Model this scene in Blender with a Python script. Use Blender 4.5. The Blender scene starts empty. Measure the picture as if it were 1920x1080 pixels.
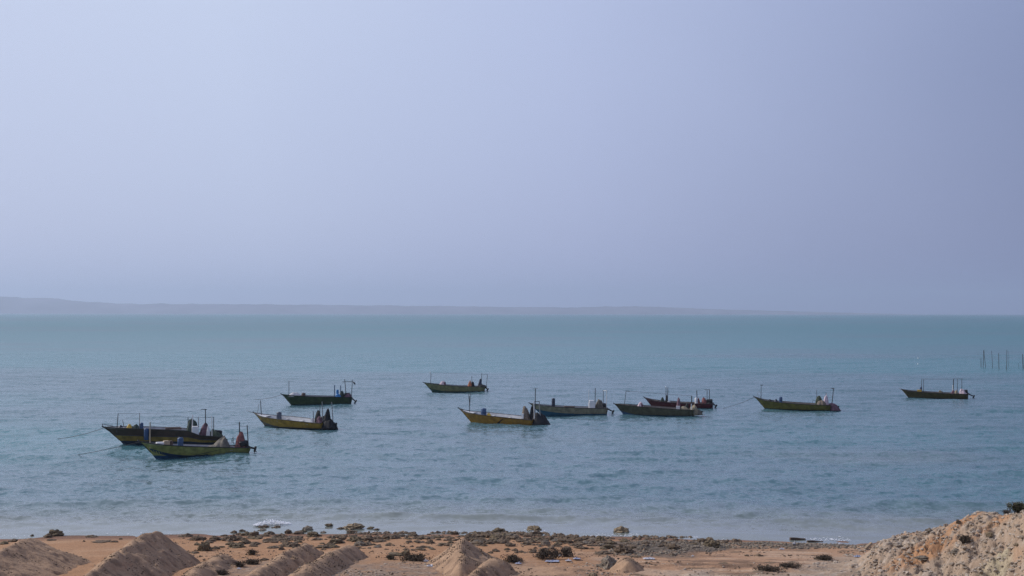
import bpy, bmesh, math, random
import numpy as np
from mathutils import Vector, Matrix, noise as mnoise

SC = bpy.context.scene
C = SC.collection
R = math.radians
random.seed(7)

# ------------------------------------------------------------------ camera
CAM_H = 10.0
FPX = 2667.0                    # focal length in pixels of a 1920 px wide frame (50 mm on 36 mm)
PITCH = 46.8 / FPX              # horizon sits 49 px below the middle
ROLL = R(0.065)
cd = bpy.data.cameras.new('camera'); cam = bpy.data.objects.new('camera', cd); C.objects.link(cam)
cd.lens = 50.0; cd.sensor_width = 36.0; cd.clip_start = 0.5; cd.clip_end = 60000
CAM_M = Matrix.Translation((0, 0, CAM_H)) @ Matrix.Rotation(math.pi/2 + math.atan(PITCH), 4, 'X') @ Matrix.Rotation(ROLL, 4, 'Z')
cam.matrix_world = CAM_M
SC.camera = cam
R3 = CAM_M.to_3x3()

def ray(px, py):
    return R3 @ Vector(((px - 960) / FPX, -(py - 540) / FPX, -1.0))
def at(px, py, z=0.0):
    """ground point seen at a spot of the photograph, on the level z"""
    d = ray(px, py); k = (z - CAM_H) / d.z
    return Vector((d.x * k, d.y * k, z))
def at_y(px, py, Y):
    d = ray(px, py); k = Y / d.y
    return Vector((d.x * k, Y, CAM_H + d.z * k))

# ------------------------------------------------------------------ light
SUN_EL, SUN_AZ = R(36), R(-70)           # azimuth from +Y (view direction), negative = to the left
sdir = Vector((math.sin(SUN_AZ) * math.cos(SUN_EL), math.cos(SUN_AZ) * math.cos(SUN_EL), math.sin(SUN_EL)))
sl = bpy.data.lights.new('sun', 'SUN'); sun = bpy.data.objects.new('sun', sl); C.objects.link(sun)
sl.energy = 3.3; sl.angle = R(0.6); sl.color = (1.0, 0.93, 0.86)
sun.rotation_euler = sdir.to_track_quat('Z', 'Y').to_euler()
sun.location = (-60, 40, 90)

W = bpy.data.worlds.new('World'); SC.world = W; W.use_nodes = True
nt = W.node_tree; nt.nodes.clear()
def N(t, **k):
    n = nt.nodes.new(t)
    for a, b in k.items(): setattr(n, a, b)
    return n
out = N('ShaderNodeOutputWorld'); bg = N('ShaderNodeBackground'); bg.inputs['Strength'].default_value = 0.1
sky = N('ShaderNodeTexSky', sky_type='NISHITA'); sky.sun_disc = False
sky.sun_elevation = SUN_EL; sky.sun_rotation = SUN_AZ; sky.dust_density = 3.0; sky.air_density = 1.2; sky.ozone_density = 2.0
tc = N('ShaderNodeTexCoord'); sep = N('ShaderNodeSeparateXYZ'); nt.links.new(tc.outputs['Generated'], sep.inputs[0])
# dusty air: paler towards the sun (left), darker to the right, partly lens vignetting put into the sky
at2 = N('ShaderNodeMath', operation='ARCTAN2'); nt.links.new(sep.outputs['X'], at2.inputs[0]); nt.links.new(sep.outputs['Y'], at2.inputs[1])
noi = N('ShaderNodeTexNoise'); noi.inputs['Scale'].default_value = 2.2; noi.inputs['Detail'].default_value = 3.0
mpn = N('ShaderNodeMapping'); mpn.inputs['Scale'].default_value = (1, 1, 1.6)
nt.links.new(tc.outputs['Generated'], mpn.inputs[0]); nt.links.new(mpn.outputs[0], noi.inputs['Vector'])
nm = N('ShaderNodeMath', operation='MULTIPLY_ADD'); nm.inputs[1].default_value = 0.16; nt.links.new(noi.outputs['Fac'], nm.inputs[0]); nt.links.new(at2.outputs[0], nm.inputs[2])
mr = N('ShaderNodeMapRange'); mr.inputs['From Min'].default_value = -0.42; mr.inputs['From Max'].default_value = 0.46
nt.links.new(nm.outputs[0], mr.inputs['Value'])
def ramp(stops):
    r = N('ShaderNodeValToRGB'); e = r.color_ramp.elements
    e[0].position, e[0].color = stops[0][0], (*stops[0][1], 1); e[1].position, e[1].color = stops[-1][0], (*stops[-1][1], 1)
    for p, c in stops[1:-1]:
        q = e.new(p); q.color = (*c, 1)
    return r
low = ramp([(0, (.53, .585, .82)), (.35, (.52, .59, .84)), (.6, (.42, .475, .735)), (.8, (.295, .34, .56)), (1, (.205, .24, .43))])
high = ramp([(0, (.60, .66, .87)), (.35, (.61, .685, .90)), (.6, (.51, .58, .83)), (.8, (.385, .445, .68)), (1, (.265, .315, .52))])
for r in (low, high): nt.links.new(mr.outputs[0], r.inputs[0])
mz = N('ShaderNodeMapRange'); mz.inputs['From Min'].default_value = 0.0; mz.inputs['From Max'].default_value = 0.22
nt.links.new(sep.outputs['Z'], mz.inputs['Value'])
mx = N('ShaderNodeMix', data_type='RGBA'); nt.links.new(mz.outputs[0], mx.inputs['Factor']); nt.links.new(low.outputs[0], mx.inputs['A']); nt.links.new(high.outputs[0], mx.inputs['B'])
sc10 = N('ShaderNodeMix', data_type='RGBA', blend_type='MULTIPLY'); sc10.inputs['Factor'].default_value = 1; sc10.inputs['B'].default_value = (10, 10, 10, 1)
nt.links.new(mx.outputs['Result'], sc10.inputs['A'])
mix = N('ShaderNodeMix', data_type='RGBA'); mix.inputs['Factor'].default_value = 0.88
nt.links.new(sky.outputs[0], mix.inputs['A']); nt.links.new(sc10.outputs['Result'], mix.inputs['B'])
nt.links.new(mix.outputs['Result'], bg.inputs['Color']); nt.links.new(bg.outputs[0], out.inputs[0])
SC.view_settings.view_transform = 'Standard'; SC.view_settings.look = 'None'; SC.view_settings.exposure = 0.0; SC.view_settings.gamma = 1

# ------------------------------------------------------------------ helpers
def mat(name, col, rough=.7, var=.25, scale=6.0, bump=0.0, bscale=20.0, metal=0.0, spec=.4, col2=None):
    m = bpy.data.materials.new(name); m.use_nodes = True
    t = m.node_tree; b = t.nodes['Principled BSDF']
    b.inputs['Roughness'].default_value = rough; b.inputs['Metallic'].default_value = metal
    b.inputs['Specular IOR Level'].default_value = spec
    co = t.nodes.new('ShaderNodeTexCoord')
    n = t.nodes.new('ShaderNodeTexNoise'); n.inputs['Scale'].default_value = scale; n.inputs['Detail'].default_value = 6; n.inputs['Roughness'].default_value = .65
    t.links.new(co.outputs['Object'], n.inputs['Vector'])
    r = t.nodes.new('ShaderNodeValToRGB'); e = r.color_ramp.elements
    c2 = col2 if col2 else tuple(c * (1 - var * 1.4) for c in col)
    e[0].position = .33; e[0].color = (*c2, 1); e[1].position = .66; e[1].color = (*[min(1, c * (1 + var * .5)) for c in col], 1)
    t.links.new(n.outputs['Fac'], r.inputs[0]); t.links.new(r.outputs[0], b.inputs['Base Color'])
    if bump:
        n2 = t.nodes.new('ShaderNodeTexNoise'); n2.inputs['Scale'].default_value = bscale; n2.inputs['Detail'].default_value = 5
        t.links.new(co.outputs['Object'], n2.inputs['Vector'])
        bp = t.nodes.new('ShaderNodeBump'); bp.inputs['Distance'].default_value = bump; bp.inputs['Strength'].default_value = 1
        t.links.new(n2.outputs['Fac'], bp.inputs['Height']); t.links.new(bp.outputs[0], b.inputs['Normal'])
    return m
_mc = {}
def M(name, *a, **k):
    if name not in _mc: _mc[name] = mat(name, *a, **k)
    return _mc[name]

def tag(o, label=None, cat=None, group=None, kind=None):
    if label: o['label'] = label
    if cat: o['category'] = cat
    if group: o['group'] = group
    if kind: o['kind'] = kind
    return o

def obj(name, me, mats, parent=None, loc=None, smooth=False):
    if isinstance(me, bmesh.types.BMesh):
        bm = me; me = bpy.data.meshes.new(name); bm.to_mesh(me); bm.free()
    if not isinstance(mats, (list, tuple)): mats = [mats]
    for m in mats: me.materials.append(m)
    o = bpy.data.objects.new(name, me); C.objects.link(o)
    if parent: o.parent = parent
    if loc is not None: o.location = loc
    if smooth: me.polygons.foreach_set('use_smooth', [True] * len(me.polygons))
    return o

def np_mesh(name, V, F):
    me = bpy.data.meshes.new(name)
    me.vertices.add(len(V)); me.vertices.foreach_set('co', V.astype(np.float32).ravel())
    F = np.asarray(F); k = F.shape[1]
    me.loops.add(F.size); me.loops.foreach_set('vertex_index', F.astype(np.int32).ravel())
    me.polygons.add(len(F)); me.polygons.foreach_set('loop_start', np.arange(0, F.size, k, dtype=np.int32))
    me.polygons.foreach_set('use_smooth', np.ones(len(F), dtype=bool))
    me.update(calc_edges=True); me.validate()
    return me
def grid_faces(nr, nc):
    i = np.arange(nr - 1)[:, None] * nc + np.arange(nc - 1)[None, :]
    return np.stack([i, i + 1, i + nc + 1, i + nc], -1).reshape(-1, 4)

def vnoise(x, y, seed=0):
    xi = np.floor(x).astype(np.int64); yi = np.floor(y).astype(np.int64); fx = x - xi; fy = y - yi
    def h(a, b):
        n = (a * 374761393 + b * 668265263 + seed * 974634777) & 0x7fffffff
        n = ((n ^ (n >> 13)) * 1274126177) & 0x7fffffff
        n = n ^ (n >> 16)
        return (n & 0xffff) / 65535.0
    u = fx * fx * (3 - 2 * fx); v = fy * fy * (3 - 2 * fy)
    return (h(xi, yi) * (1 - u) + h(xi + 1, yi) * u) * (1 - v) + (h(xi, yi + 1) * (1 - u) + h(xi + 1, yi + 1) * u) * v
def fbm(x, y, seed=0, oct=5, gain=.5):
    a, s, t = 1.0, 0.0, 0.0
    for k in range(oct):
        s = s + a * (vnoise(x * 2**k + 17.3 * k, y * 2**k - 9.1 * k, seed + k) - .5); t += a; a *= gain
    return s / t * 2          # about -1..1
def sstep(a, b, x):
    t = np.clip((x - a) / (b - a), 0, 1); return t * t * (3 - 2 * t)

def box_bm(bm, cx, cy, cz, sx, sy, sz, bev=0.0, rot=None):
    r = bmesh.ops.create_cube(bm, size=1.0)['verts']
    m = Matrix.Translation((cx, cy, cz)) @ (rot if rot else Matrix()) @ Matrix.Diagonal((sx, sy, sz, 1))
    bmesh.ops.transform(bm, matrix=m, verts=r)
    if bev:
        es = list({e for v in r for e in v.link_edges})
        bmesh.ops.bevel(bm, geom=es, offset=bev, segments=2, profile=.6, affect='EDGES')
def tube_bm(bm, pts, rad, seg=7, rad2=None):
    pts = [Vector(p) for p in pts]; n = len(pts); rings = []
    up = None
    for i, p in enumerate(pts):
        d = (pts[min(i + 1, n - 1)] - pts[max(i - 1, 0)]).normalized()
        a = d.orthogonal().normalized() if up is None else (up - d * up.dot(d)).normalized()
        up = a; b = d.cross(a)
        r = rad if rad2 is None else rad + (rad2 - rad) * i / (n - 1)
        rings.append([bm.verts.new(p + (a * math.cos(2*math.pi*k/seg) + b * math.sin(2*math.pi*k/seg)) * r) for k in range(seg)])
    for i in range(n - 1):
        for k in range(seg):
            bm.faces.new((rings[i][k], rings[i][(k+1) % seg], rings[i+1][(k+1) % seg], rings[i+1][k]))
    bm.faces.new(rings[0][::-1]); bm.faces.new(rings[-1])
def sag(a, b, s, n=14):
    a, b = Vector(a), Vector(b)
    return [a.lerp(b, i / n) - Vector((0, 0, s * 4 * (i / n) * (1 - i / n))) for i in range(n + 1)]

# ------------------------------------------------------------------ terrain function
YS_X = np.array([-16000, -60, -30, -22, -18, -12, -5, 0, 4, 8, 12, 16, 25, 60, 16000.])
YS_Y = np.array([70, 66, 63.2, 63.0, 63.6, 64.2, 64.5, 64.4, 63.7, 63.2, 62.8, 62.4, 62.0, 64, 90.])
def shore_y(x): return np.interp(x, YS_X, YS_Y) + .35 * fbm(x * .25, x * 0 + 3.3, 5, 3)
EC_PX = np.array([1500, 1610, 1640, 1665, 1697, 1735, 1765, 1785, 1805, 1830, 1850, 1865, 1880, 1900, 1920, 1980, 2200, 2700, 3600.])
EC_PY = np.array([1060, 1034, 1018, 1009, 997, 993, 990, 983, 971, 961, 961, 964, 967, 963, 957, 935, 880, 800, 740.])
EC_Y = np.array([55, 54, 53.5, 53, 52.5, 52, 51.5, 51, 50.5, 50, 49.5, 49, 48.5, 47.5, 46.5, 44, 38, 30, 24.])
def ground_h(x, y):
    x = np.asarray(x, float); y = np.asarray(y, float)
    d = shore_y(x) - y                                # metres inland of the waterline
    z = np.where(d > 0, .050 * np.minimum(d, 19), .045 * np.maximum(d, -70) + .004 * np.maximum(np.minimum(d + 70, 0), -400))
    z = z + .05 * fbm(x * .35, y * .5, 21, 4) * sstep(-1, 4, d)
    # beach roughness: churned ground and wheel ruts in the right half
    ru = sstep(-2, 3, x) * sstep(7, 9.5, d) * (1 - sstep(24, 30, d))
    z = z + ru * (.15 * fbm(x * .5, y * 1.4, 33, 4) + .10 * np.abs(fbm((x - y * .5) * .9, (y + x * .12) * 1.8, 35, 3)))
    z = z + .035 * fbm(x * 2.2, y * 2.2, 41, 4) * sstep(5, 9, d)
    gl = np.interp(x, [3, 7, 9, 14], [7, 6.5, 3.6, 2.6]); gb = sstep(2.0, 6.0, x) * sstep(1.4, 2.4, d) * (1 - sstep(gl - .8, gl + .8, d))       # gravel band above the tideline
    z = z + gb * (.08 + .12 * fbm(x * 1.8, y * 2.6, 47, 5, .65))
    # cliff the camera stands on
    bl = sstep(0, 1, (20 - y) / 18.0)
    z = z + 7.1 * bl + .3 * fbm(x * .2, y * .2, 51, 5) * bl * sstep(2, 5, np.abs(y) + np.abs(x))
    # rubble embankment on the right
    yy = np.maximum(y, 12.0); px = 960 + FPX * x / yy
    yc = np.interp(px, EC_PX, EC_Y); pc = np.interp(px, EC_PX, EC_PY)
    zc = CAM_H - yc * (pc - 588.3) / FPX
    rel = yc - y
    fs = np.interp(px, [1600, 1700, 1780, 1850, 1920, 2100], [.20, .20, .23, .29, .36, .30])
    e = np.where(rel < 0, zc + rel * .75, zc - np.maximum(rel - .25, 0) * fs - .10 * np.sin(np.clip(rel, 0, 12) * 1.3 + x * .6) * sstep(0, 1.2, rel))
    k = sstep(1540, 1660, px)
    wgt = sstep(-3.5, -.2, rel) * k
    rough = .30 * fbm(x * .9 - y * .35, y * .9 + x * .3, 61, 3) + .30 * fbm(x * 2.6, y * 2.6, 62, 4, .65) + .22 * (.35 - np.abs(fbm(x * 4.3, y * 4.3, 64, 3, .6))) + .16 * fbm(x * 9, y * 9, 63, 3, .6)
    rough = rough * (.25 + .75 * sstep(.1, 1.5, rel)) * sstep(0, 4, d)
    e = e + rough
    z = np.where(k > 0, np.maximum(z, e * k + z * (1 - k)), z)
    return z
def gz(x, y): return float(ground_h(np.array([x]), np.array([y]))[0])
def on_ground(px, py):
    """walk down the sight line to the ground surface"""
    d = ray(px, py); lo = 20.0; prev = None
    ks = np.arange(30, 75, .04); X = d.x / d.y * ks; Z = CAM_H + d.z / d.y * ks
    g = ground_h(X, ks); g = np.where(g < 0, 0, g)
    i = np.argmax(Z <= g)
    return Vector((X[i], ks[i], g[i]))

def axis(parts):
    return np.unique(np.concatenate(parts))
gx = axis([-np.geomspace(26, 16000, 40), np.arange(-26, 26, .065), np.geomspace(26, 16000, 40)])
gy = axis([-np.geomspace(6, 16000, 22), np.arange(-6, 41, .5), np.arange(41, 66, .07), np.arange(66, 90, .6), np.geomspace(90, 16000, 24)])
X, Y = np.meshgrid(gx, gy)
Z = ground_h(X, Y)
me = np_mesh('ground', np.stack([X, Y, Z], -1).reshape(-1, 3), grid_faces(len(gy), len(gx)))
# soil colours (real, not light): wet sand, orange sand, grey-brown rubble, pale dust tracks, ochre clay
D = shore_y(X) - Y
def lerp(c1, c2, t): return c1 * (1 - t[..., None]) + np.array(c2) * t[..., None]
n1 = fbm(X * .5, Y * .8, 71, 5); n2 = fbm(X * 2.5, Y * 3.5, 72, 5, .6); n3 = fbm(X * 8, Y * 8, 73, 3, .7)
col = np.zeros(X.shape + (3,)) + np.array((.39, .225, .125))
col = lerp(col, (.44, .27, .16), sstep(-.2, .5, n1))
col = lerp(col, (.30, .17, .10), sstep(.15, .6, n2) * .5)
col = lerp(col, (.215, .125, .085), 1 - sstep(.3, 1.9 + .6 * n1, D))            # wet by the swash
col = lerp(col, (.115, .09, .075), 1 - sstep(-1.2, .15, D))                  # sea bed
inl = sstep(8.5, 12.5, D + n1 * 3)
rub = inl * (1 - sstep(-3.2, -1.5, X + n1 * 1.5)) * sstep(-11.5, -9.5, X + n1)
rub = rub * sstep(-.55, .15, n2 + n3 * .6 + inl * .2)
col = lerp(col, (.27, .20, .15), rub * .85)
col = lerp(col, (.40, .31, .235), rub * sstep(.1, .5, n2))
col = lerp(col, (.12, .09, .07), rub * sstep(.2, .5, n3 + n2 * .3))
tan = inl * sstep(-2.5, -.5, X + n1) * (1 - sstep(2, 5, X))
col = lerp(col, (.43, .29, .19), tan * .8)
col = lerp(col, (.23, .155, .11), tan * sstep(.0, .45, fbm(X * .5, Y * 2.8, 78, 4)) * .8)
gl = np.interp(X, [3, 7, 9, 14], [7, 6.5, 3.6, 2.6]); gb = sstep(2.5, 5.5, X + n1) * sstep(1.0, 2.2, D + n2) * (1 - sstep(gl - .7, gl + .7, D + n1 * 1.5))
col = lerp(col, (.17, .14, .115), gb)
col = lerp(col, (.085, .075, .06), gb * sstep(0, .4, n3))
rt = sstep(1.5, 4, X + n1 * 2) * sstep(gl - .5, gl + 1.2, D + n1 * 1.5)
col = lerp(col, (.41, .255, .16), rt)
st = fbm((X - .1 * Y) * .35, (Y + X * .16) * 2.2, 77, 4)
col = lerp(col, (.19, .125, .085), rt * sstep(.05, .4, st) * .8)
col = lerp(col, (.48, .35, .25), rt * sstep(.1, .45, -st) * .8)
col = lerp(col, (.10, .085, .06), rt * sstep(.35, .5, fbm(X * 1.1, Y * 2.6, 79, 4)) * .8)
pale = sstep(4.5, 7, X) * sstep(11.0, 12.6, D + n2 * .8 + (X - 8) * .12)
col = lerp(col, (.47, .385, .30), pale)
PX = 960 + FPX * X / np.maximum(Y, 12)
PYa = 588.3 + FPX * (CAM_H - Z) / np.maximum(Y, 12)
em = sstep(1570, 1690, PX + n1 * 40 + np.maximum(PYa - 1012, 0) * 2.6) * sstep(4.5, 7, D)
col = lerp(col, (.37, .28, .205), em)
col = lerp(col, (.44, .37, .305), em * sstep(.0, .5, n2))
bt = fbm((X - Y * .55) * .5, (Y + X * .5) * .42, 81, 3)
PY = 588.3 + FPX * (CAM_H - Z) / np.maximum(Y, 12)
def blob(cx, cy, rx, ry, ang):                 # patch of clay, given where it shows in the photo
    a = R(ang); u = (PX - cx) * math.cos(a) + (PY - cy) * math.sin(a); v = -(PX - cx) * math.sin(a) + (PY - cy) * math.cos(a)
    return 1 - sstep(.55, 1.15, np.sqrt((u / rx) ** 2 + (v / ry) ** 2) + .45 * n2 + .25 * n1)
for c_, a_ in (((1705, 996, 34, 7, -12), .9), ((1800, 978, 40, 8, -32), .9), ((1735, 1030, 58, 20, -26), .95), ((1860, 982, 60, 8, -35), .8), ((1700, 1052, 60, 12, -20), .7), ((1905, 1035, 14, 18, 0), .35)):
    col = lerp(col, (.42, .235, .125), em * blob(*c_) * a_)
    col = lerp(col, (.25, .13, .075), em * blob(*c_) * a_ * sstep(.1, .5, n3 + n2) * .7)
col = lerp(col, (.45, .41, .27), em * sstep(1800, 1880, PX) * sstep(.1, .4, -bt) * .6)
col = lerp(col, (.20, .165, .12), em * sstep(.3, .5, n3 + n2 * .4) * .6)
col = col * (1 + .10 * n3[..., None])
ca = me.color_attributes.new('soil', 'FLOAT_COLOR', 'POINT')
ca.data.foreach_set('color', np.concatenate([col, np.ones(X.shape + (1,))], -1).astype(np.float32).ravel())
def soil_mat():
    m = bpy.data.materials.new('soil'); m.use_nodes = True; t = m.node_tree; b = t.nodes['Principled BSDF']
    a = t.nodes.new('ShaderNodeAttribute'); a.attribute_name = 'soil'
    co = t.nodes.new('ShaderNodeTexCoord')
    n = t.nodes.new('ShaderNodeTexNoise'); n.inputs['Scale'].default_value = 9; n.inputs['Detail'].default_value = 8; n.inputs['Roughness'].default_value = .75
    t.links.new(co.outputs['Object'], n.inputs['Vector'])
    r = t.nodes.new('ShaderNodeValToRGB'); e = r.color_ramp.elements; e[0].position = .3; e[0].color = (.62, .60, .58, 1); e[1].position = .68; e[1].color = (1.15, 1.12, 1.1, 1)
    t.links.new(n.outputs['Fac'], r.inputs[0])
    mu = t.nodes.new('ShaderNodeMix'); mu.data_type = 'RGBA'; mu.blend_type = 'MULTIPLY'; mu.inputs['Factor'].default_value = .75
    t.links.new(a.outputs['Color'], mu.inputs['A']); t.links.new(r.outputs[0], mu.inputs['B']); t.links.new(mu.outputs['Result'], b.inputs['Base Color'])
    b.inputs['Roughness'].default_value = .95; b.inputs['Specular IOR Level'].default_value = .15
    bp = t.nodes.new('ShaderNodeBump'); bp.inputs['Distance'].default_value = .05; t.links.new(n.outputs['Fac'], bp.inputs['Height']); t.links.new(bp.outputs[0], b.inputs['Normal'])
    return m
SOIL = soil_mat()
tag(obj('ground', me, SOIL), kind='structure', label='orange sandy beach rising to pale rubble slope')

# ------------------------------------------------------------------ sea
rng = np.random.default_rng(3)
def sea_h(x, y):
    h = np.zeros_like(x)
    for k in range(46):
        lam = float(np.exp(rng.uniform(np.log(.9), np.log(9)))); th = rng.normal(0, .55) + .25
        kx, ky = math.sin(th) * 2*math.pi/lam, math.cos(th) * 2*math.pi/lam
        amp = .0052 * lam ** .75
        fade = np.exp(-(y / (55 * lam + 60)) ** 2)
        h += amp * fade * np.sin(kx * x + ky * y + rng.uniform(0, 6.28) + 1.2 * vnoise(x * .05 / 1, y * .05, k))
    d = y - np.interp(x, YS_X, YS_Y)
    h *= .35 + .65 * sstep(1, 9, d)
    # long low swells steepening as they reach the beach
    sw = np.maximum(np.sin((d + 1.6 * fbm(x * .06, y * .03, 91, 2)) * 2*math.pi/5.2), 0) ** 2.5
    h += .30 * sw * np.exp(-((d - 7) / 5.5) ** 2) * sstep(-.35, .5, fbm(x * .07, y * .12, 92, 2)) * sstep(.6, 3, d)
    return h
th = axis([np.linspace(-1.25, -.48, 40), np.linspace(-.48, .48, 640), np.linspace(.48, 1.25, 40)])
ry = axis([np.arange(56, 90, .16), np.geomspace(90, 420, 420), np.geomspace(420, 16000, 60)])
TX, RY = np.meshgrid(np.tan(th), ry)
SX, SY = TX * RY, RY
SZ = sea_h(SX, SY) * (1 - sstep(300, 420, SY))
me = np_mesh('sea', np.stack([SX, SY, SZ], -1).reshape(-1, 3), grid_faces(len(ry), len(th)))
sd = SY - shore_y(SX)
silt = (1 - sstep(2, 16, sd)) * .75 + .35 * sstep(.1, .6, fbm(SX * .035, SY * .05, 95, 3)) * (1 - sstep(30, 60, sd))
# uneven teal bands in the water colour, stronger farther out on the bay
teal = sstep(-.2, .45, fbm(SX * .012 + 5, SY * .018, 96, 4) + .35 * sstep(150, 260, SY))
ca = me.color_attributes.new('silt', 'FLOAT_COLOR', 'POINT')
ca.data.foreach_set('color', np.stack([np.clip(silt, 0, 1), teal, (.06 + .94 * sstep(1.0, 7.5, sd + fbm(SX * .12, SY * .4, 98, 3) * 2.5)), np.clip(np.log(np.maximum(SY, 80) / 80) / np.log(12), 0, 1)], -1).astype(np.float32).ravel())
def water_mat():
    m = bpy.data.materials.new('sea_water'); m.use_nodes = True; t = m.node_tree; b = t.nodes['Principled BSDF']
    L = t.links.new
    a = t.nodes.new('ShaderNodeAttribute'); a.attribute_name = 'silt'
    s = t.nodes.new('ShaderNodeSeparateColor'); L(a.outputs['Color'], s.inputs[0])
    def mixc(f, A, B):
        n = t.nodes.new('ShaderNodeMix'); n.data_type = 'RGBA'
        L(f, n.inputs['Factor'])
        for k, v in (('A', A), ('B', B)):
            if isinstance(v, tuple): n.inputs[k].default_value = (*v, 1)
            else: L(v, n.inputs[k])
        return n.outputs['Result']
    c = mixc(s.outputs[1], (.060, .130, .156), (.036, .150, .170))
    c = mixc(s.outputs[0], c, (.20, .20, .165))
    L(c, b.inputs['Base Color'])
    b.inputs['IOR'].default_value = 1.333; rr = t.nodes.new('ShaderNodeMath'); rr.operation = 'MULTIPLY_ADD'; L(a.outputs['Alpha'], rr.inputs[0]); rr.inputs[1].default_value = .21; rr.inputs[2].default_value = .15; L(rr.outputs[0], b.inputs['Roughness'])
    co = t.nodes.new('ShaderNodeTexCoord')
    def noise(sx, sy, detail, rough):
        mp = t.nodes.new('ShaderNodeMapping'); mp.inputs['Scale'].default_value = (sx, sy, 1); mp.inputs['Rotation'].default_value = (0, 0, .22)
        n = t.nodes.new('ShaderNodeTexNoise'); n.inputs['Scale'].default_value = 1; n.inputs['Detail'].default_value = detail; n.inputs['Roughness'].default_value = rough
        L(co.outputs['Object'], mp.inputs[0]); L(mp.outputs[0], n.inputs['Vector']); return n.outputs['Fac']
    def vm(op, a, b=None, sc=None):
        n = t.nodes.new('ShaderNodeVectorMath'); n.operation = op; L(a, n.inputs[0])
        if isinstance(b, tuple): n.inputs[1].default_value = b
        elif b is not None: L(b, n.inputs[1])
        if sc is not None:
            if isinstance(sc, (int, float)): n.inputs['Scale'].default_value = sc
            else: L(sc, n.inputs['Scale'])
        return n.outputs[0]
    # wavelets: slopes of the surface (x, y) from noise, long-crested at three sizes
    def slope(sx, sy, detail, rough, ax, ay):
        c_ = noise(sx, sy, detail, rough).node.outputs['Color']
        return vm('MULTIPLY', vm('SUBTRACT', c_, (.5, .5, .5)), (ax, ay, 0))
    sl_ = vm('ADD', slope(.35, .30, 3, .6, .10, .20), slope(1.9, 1.7, 4, .76, .45, 1.55))
    sl_ = vm('SCALE', sl_, sc=s.outputs[2])
    ge = t.nodes.new('ShaderNodeNewGeometry')
    L(vm('NORMALIZE', vm('ADD', ge.outputs['Normal'], sl_)), b.inputs['Normal'])
    return m
tag(obj('sea', me, water_mat()), kind='structure', label='calm blue-grey bay rippled by light wind')

# ------------------------------------------------------------------ far coast
hp = np.array([-3000, -900, -300, 0, 30, 90, 130, 200, 340, 600, 800, 960, 1080, 1150, 1230, 1330, 1400, 1500, 1600, 1680, 1760, 2400.])
hh = np.array([30, 42, 36, 31, 31, 27.5, 22, 20, 19, 17.5, 15.5, 14, 13, 14.5, 15, 11, 8.5, 6.5, 4, 2, 0, -3.])
FY = 12000.0
xs = np.linspace(-15000, 5200, 800); ys = np.linspace(FY, FY + 900, 24)
XX, YY = np.meshgrid(xs, ys)
prof = np.interp(960 + XX / FY * FPX, hp, hh) * FY / FPX
prof = prof * (1 + .05 * fbm(XX / 300, YY / 300, 101, 4)) - CAM_H * 0
across = sstep(0, 1, (YY - FY) / 420) ** .6 * (1 - .9 * sstep(.5, 1, (YY - FY) / 900))
ZZ = np.where(prof > 0, prof * across * (1 + .10 * fbm(XX / 90, YY / 90, 102, 4)), prof) - .5
me = np_mesh('far_hills', np.stack([XX, YY, ZZ], -1).reshape(-1, 3), grid_faces(len(ys), len(xs)))
tag(obj('far_hills', me, mat('hazed_hill_rock', (.19, .185, .215), .95, .3, .004)), kind='structure', label='low pale hills of the far coast fading into haze')  # rock colour lifted and blued in place of thicker haze

# ------------------------------------------------------------------ haze
bm = bmesh.new(); box_bm(bm, 0, 0, 80, 33000, 33000, 370)
hz = bpy.data.materials.new('haze_air'); hz.use_nodes = True; t = hz.node_tree; t.nodes.clear()
o_ = t.nodes.new('ShaderNodeOutputMaterial'); v_ = t.nodes.new('ShaderNodeVolumePrincipled')
v_.inputs['Color'].default_value = (.64, .79, 1.0, 1); v_.inputs['Density'].default_value = .00011; v_.inputs['Anisotropy'].default_value = .3
t.links.new(v_.outputs[0], o_.inputs['Volume'])
hob = tag(obj('haze', bm, hz), kind='stuff', label='dusty haze over the bay')
SC.cycles.use_denoising = True; SC.cycles.denoising_prefilter = 'NONE'

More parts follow.
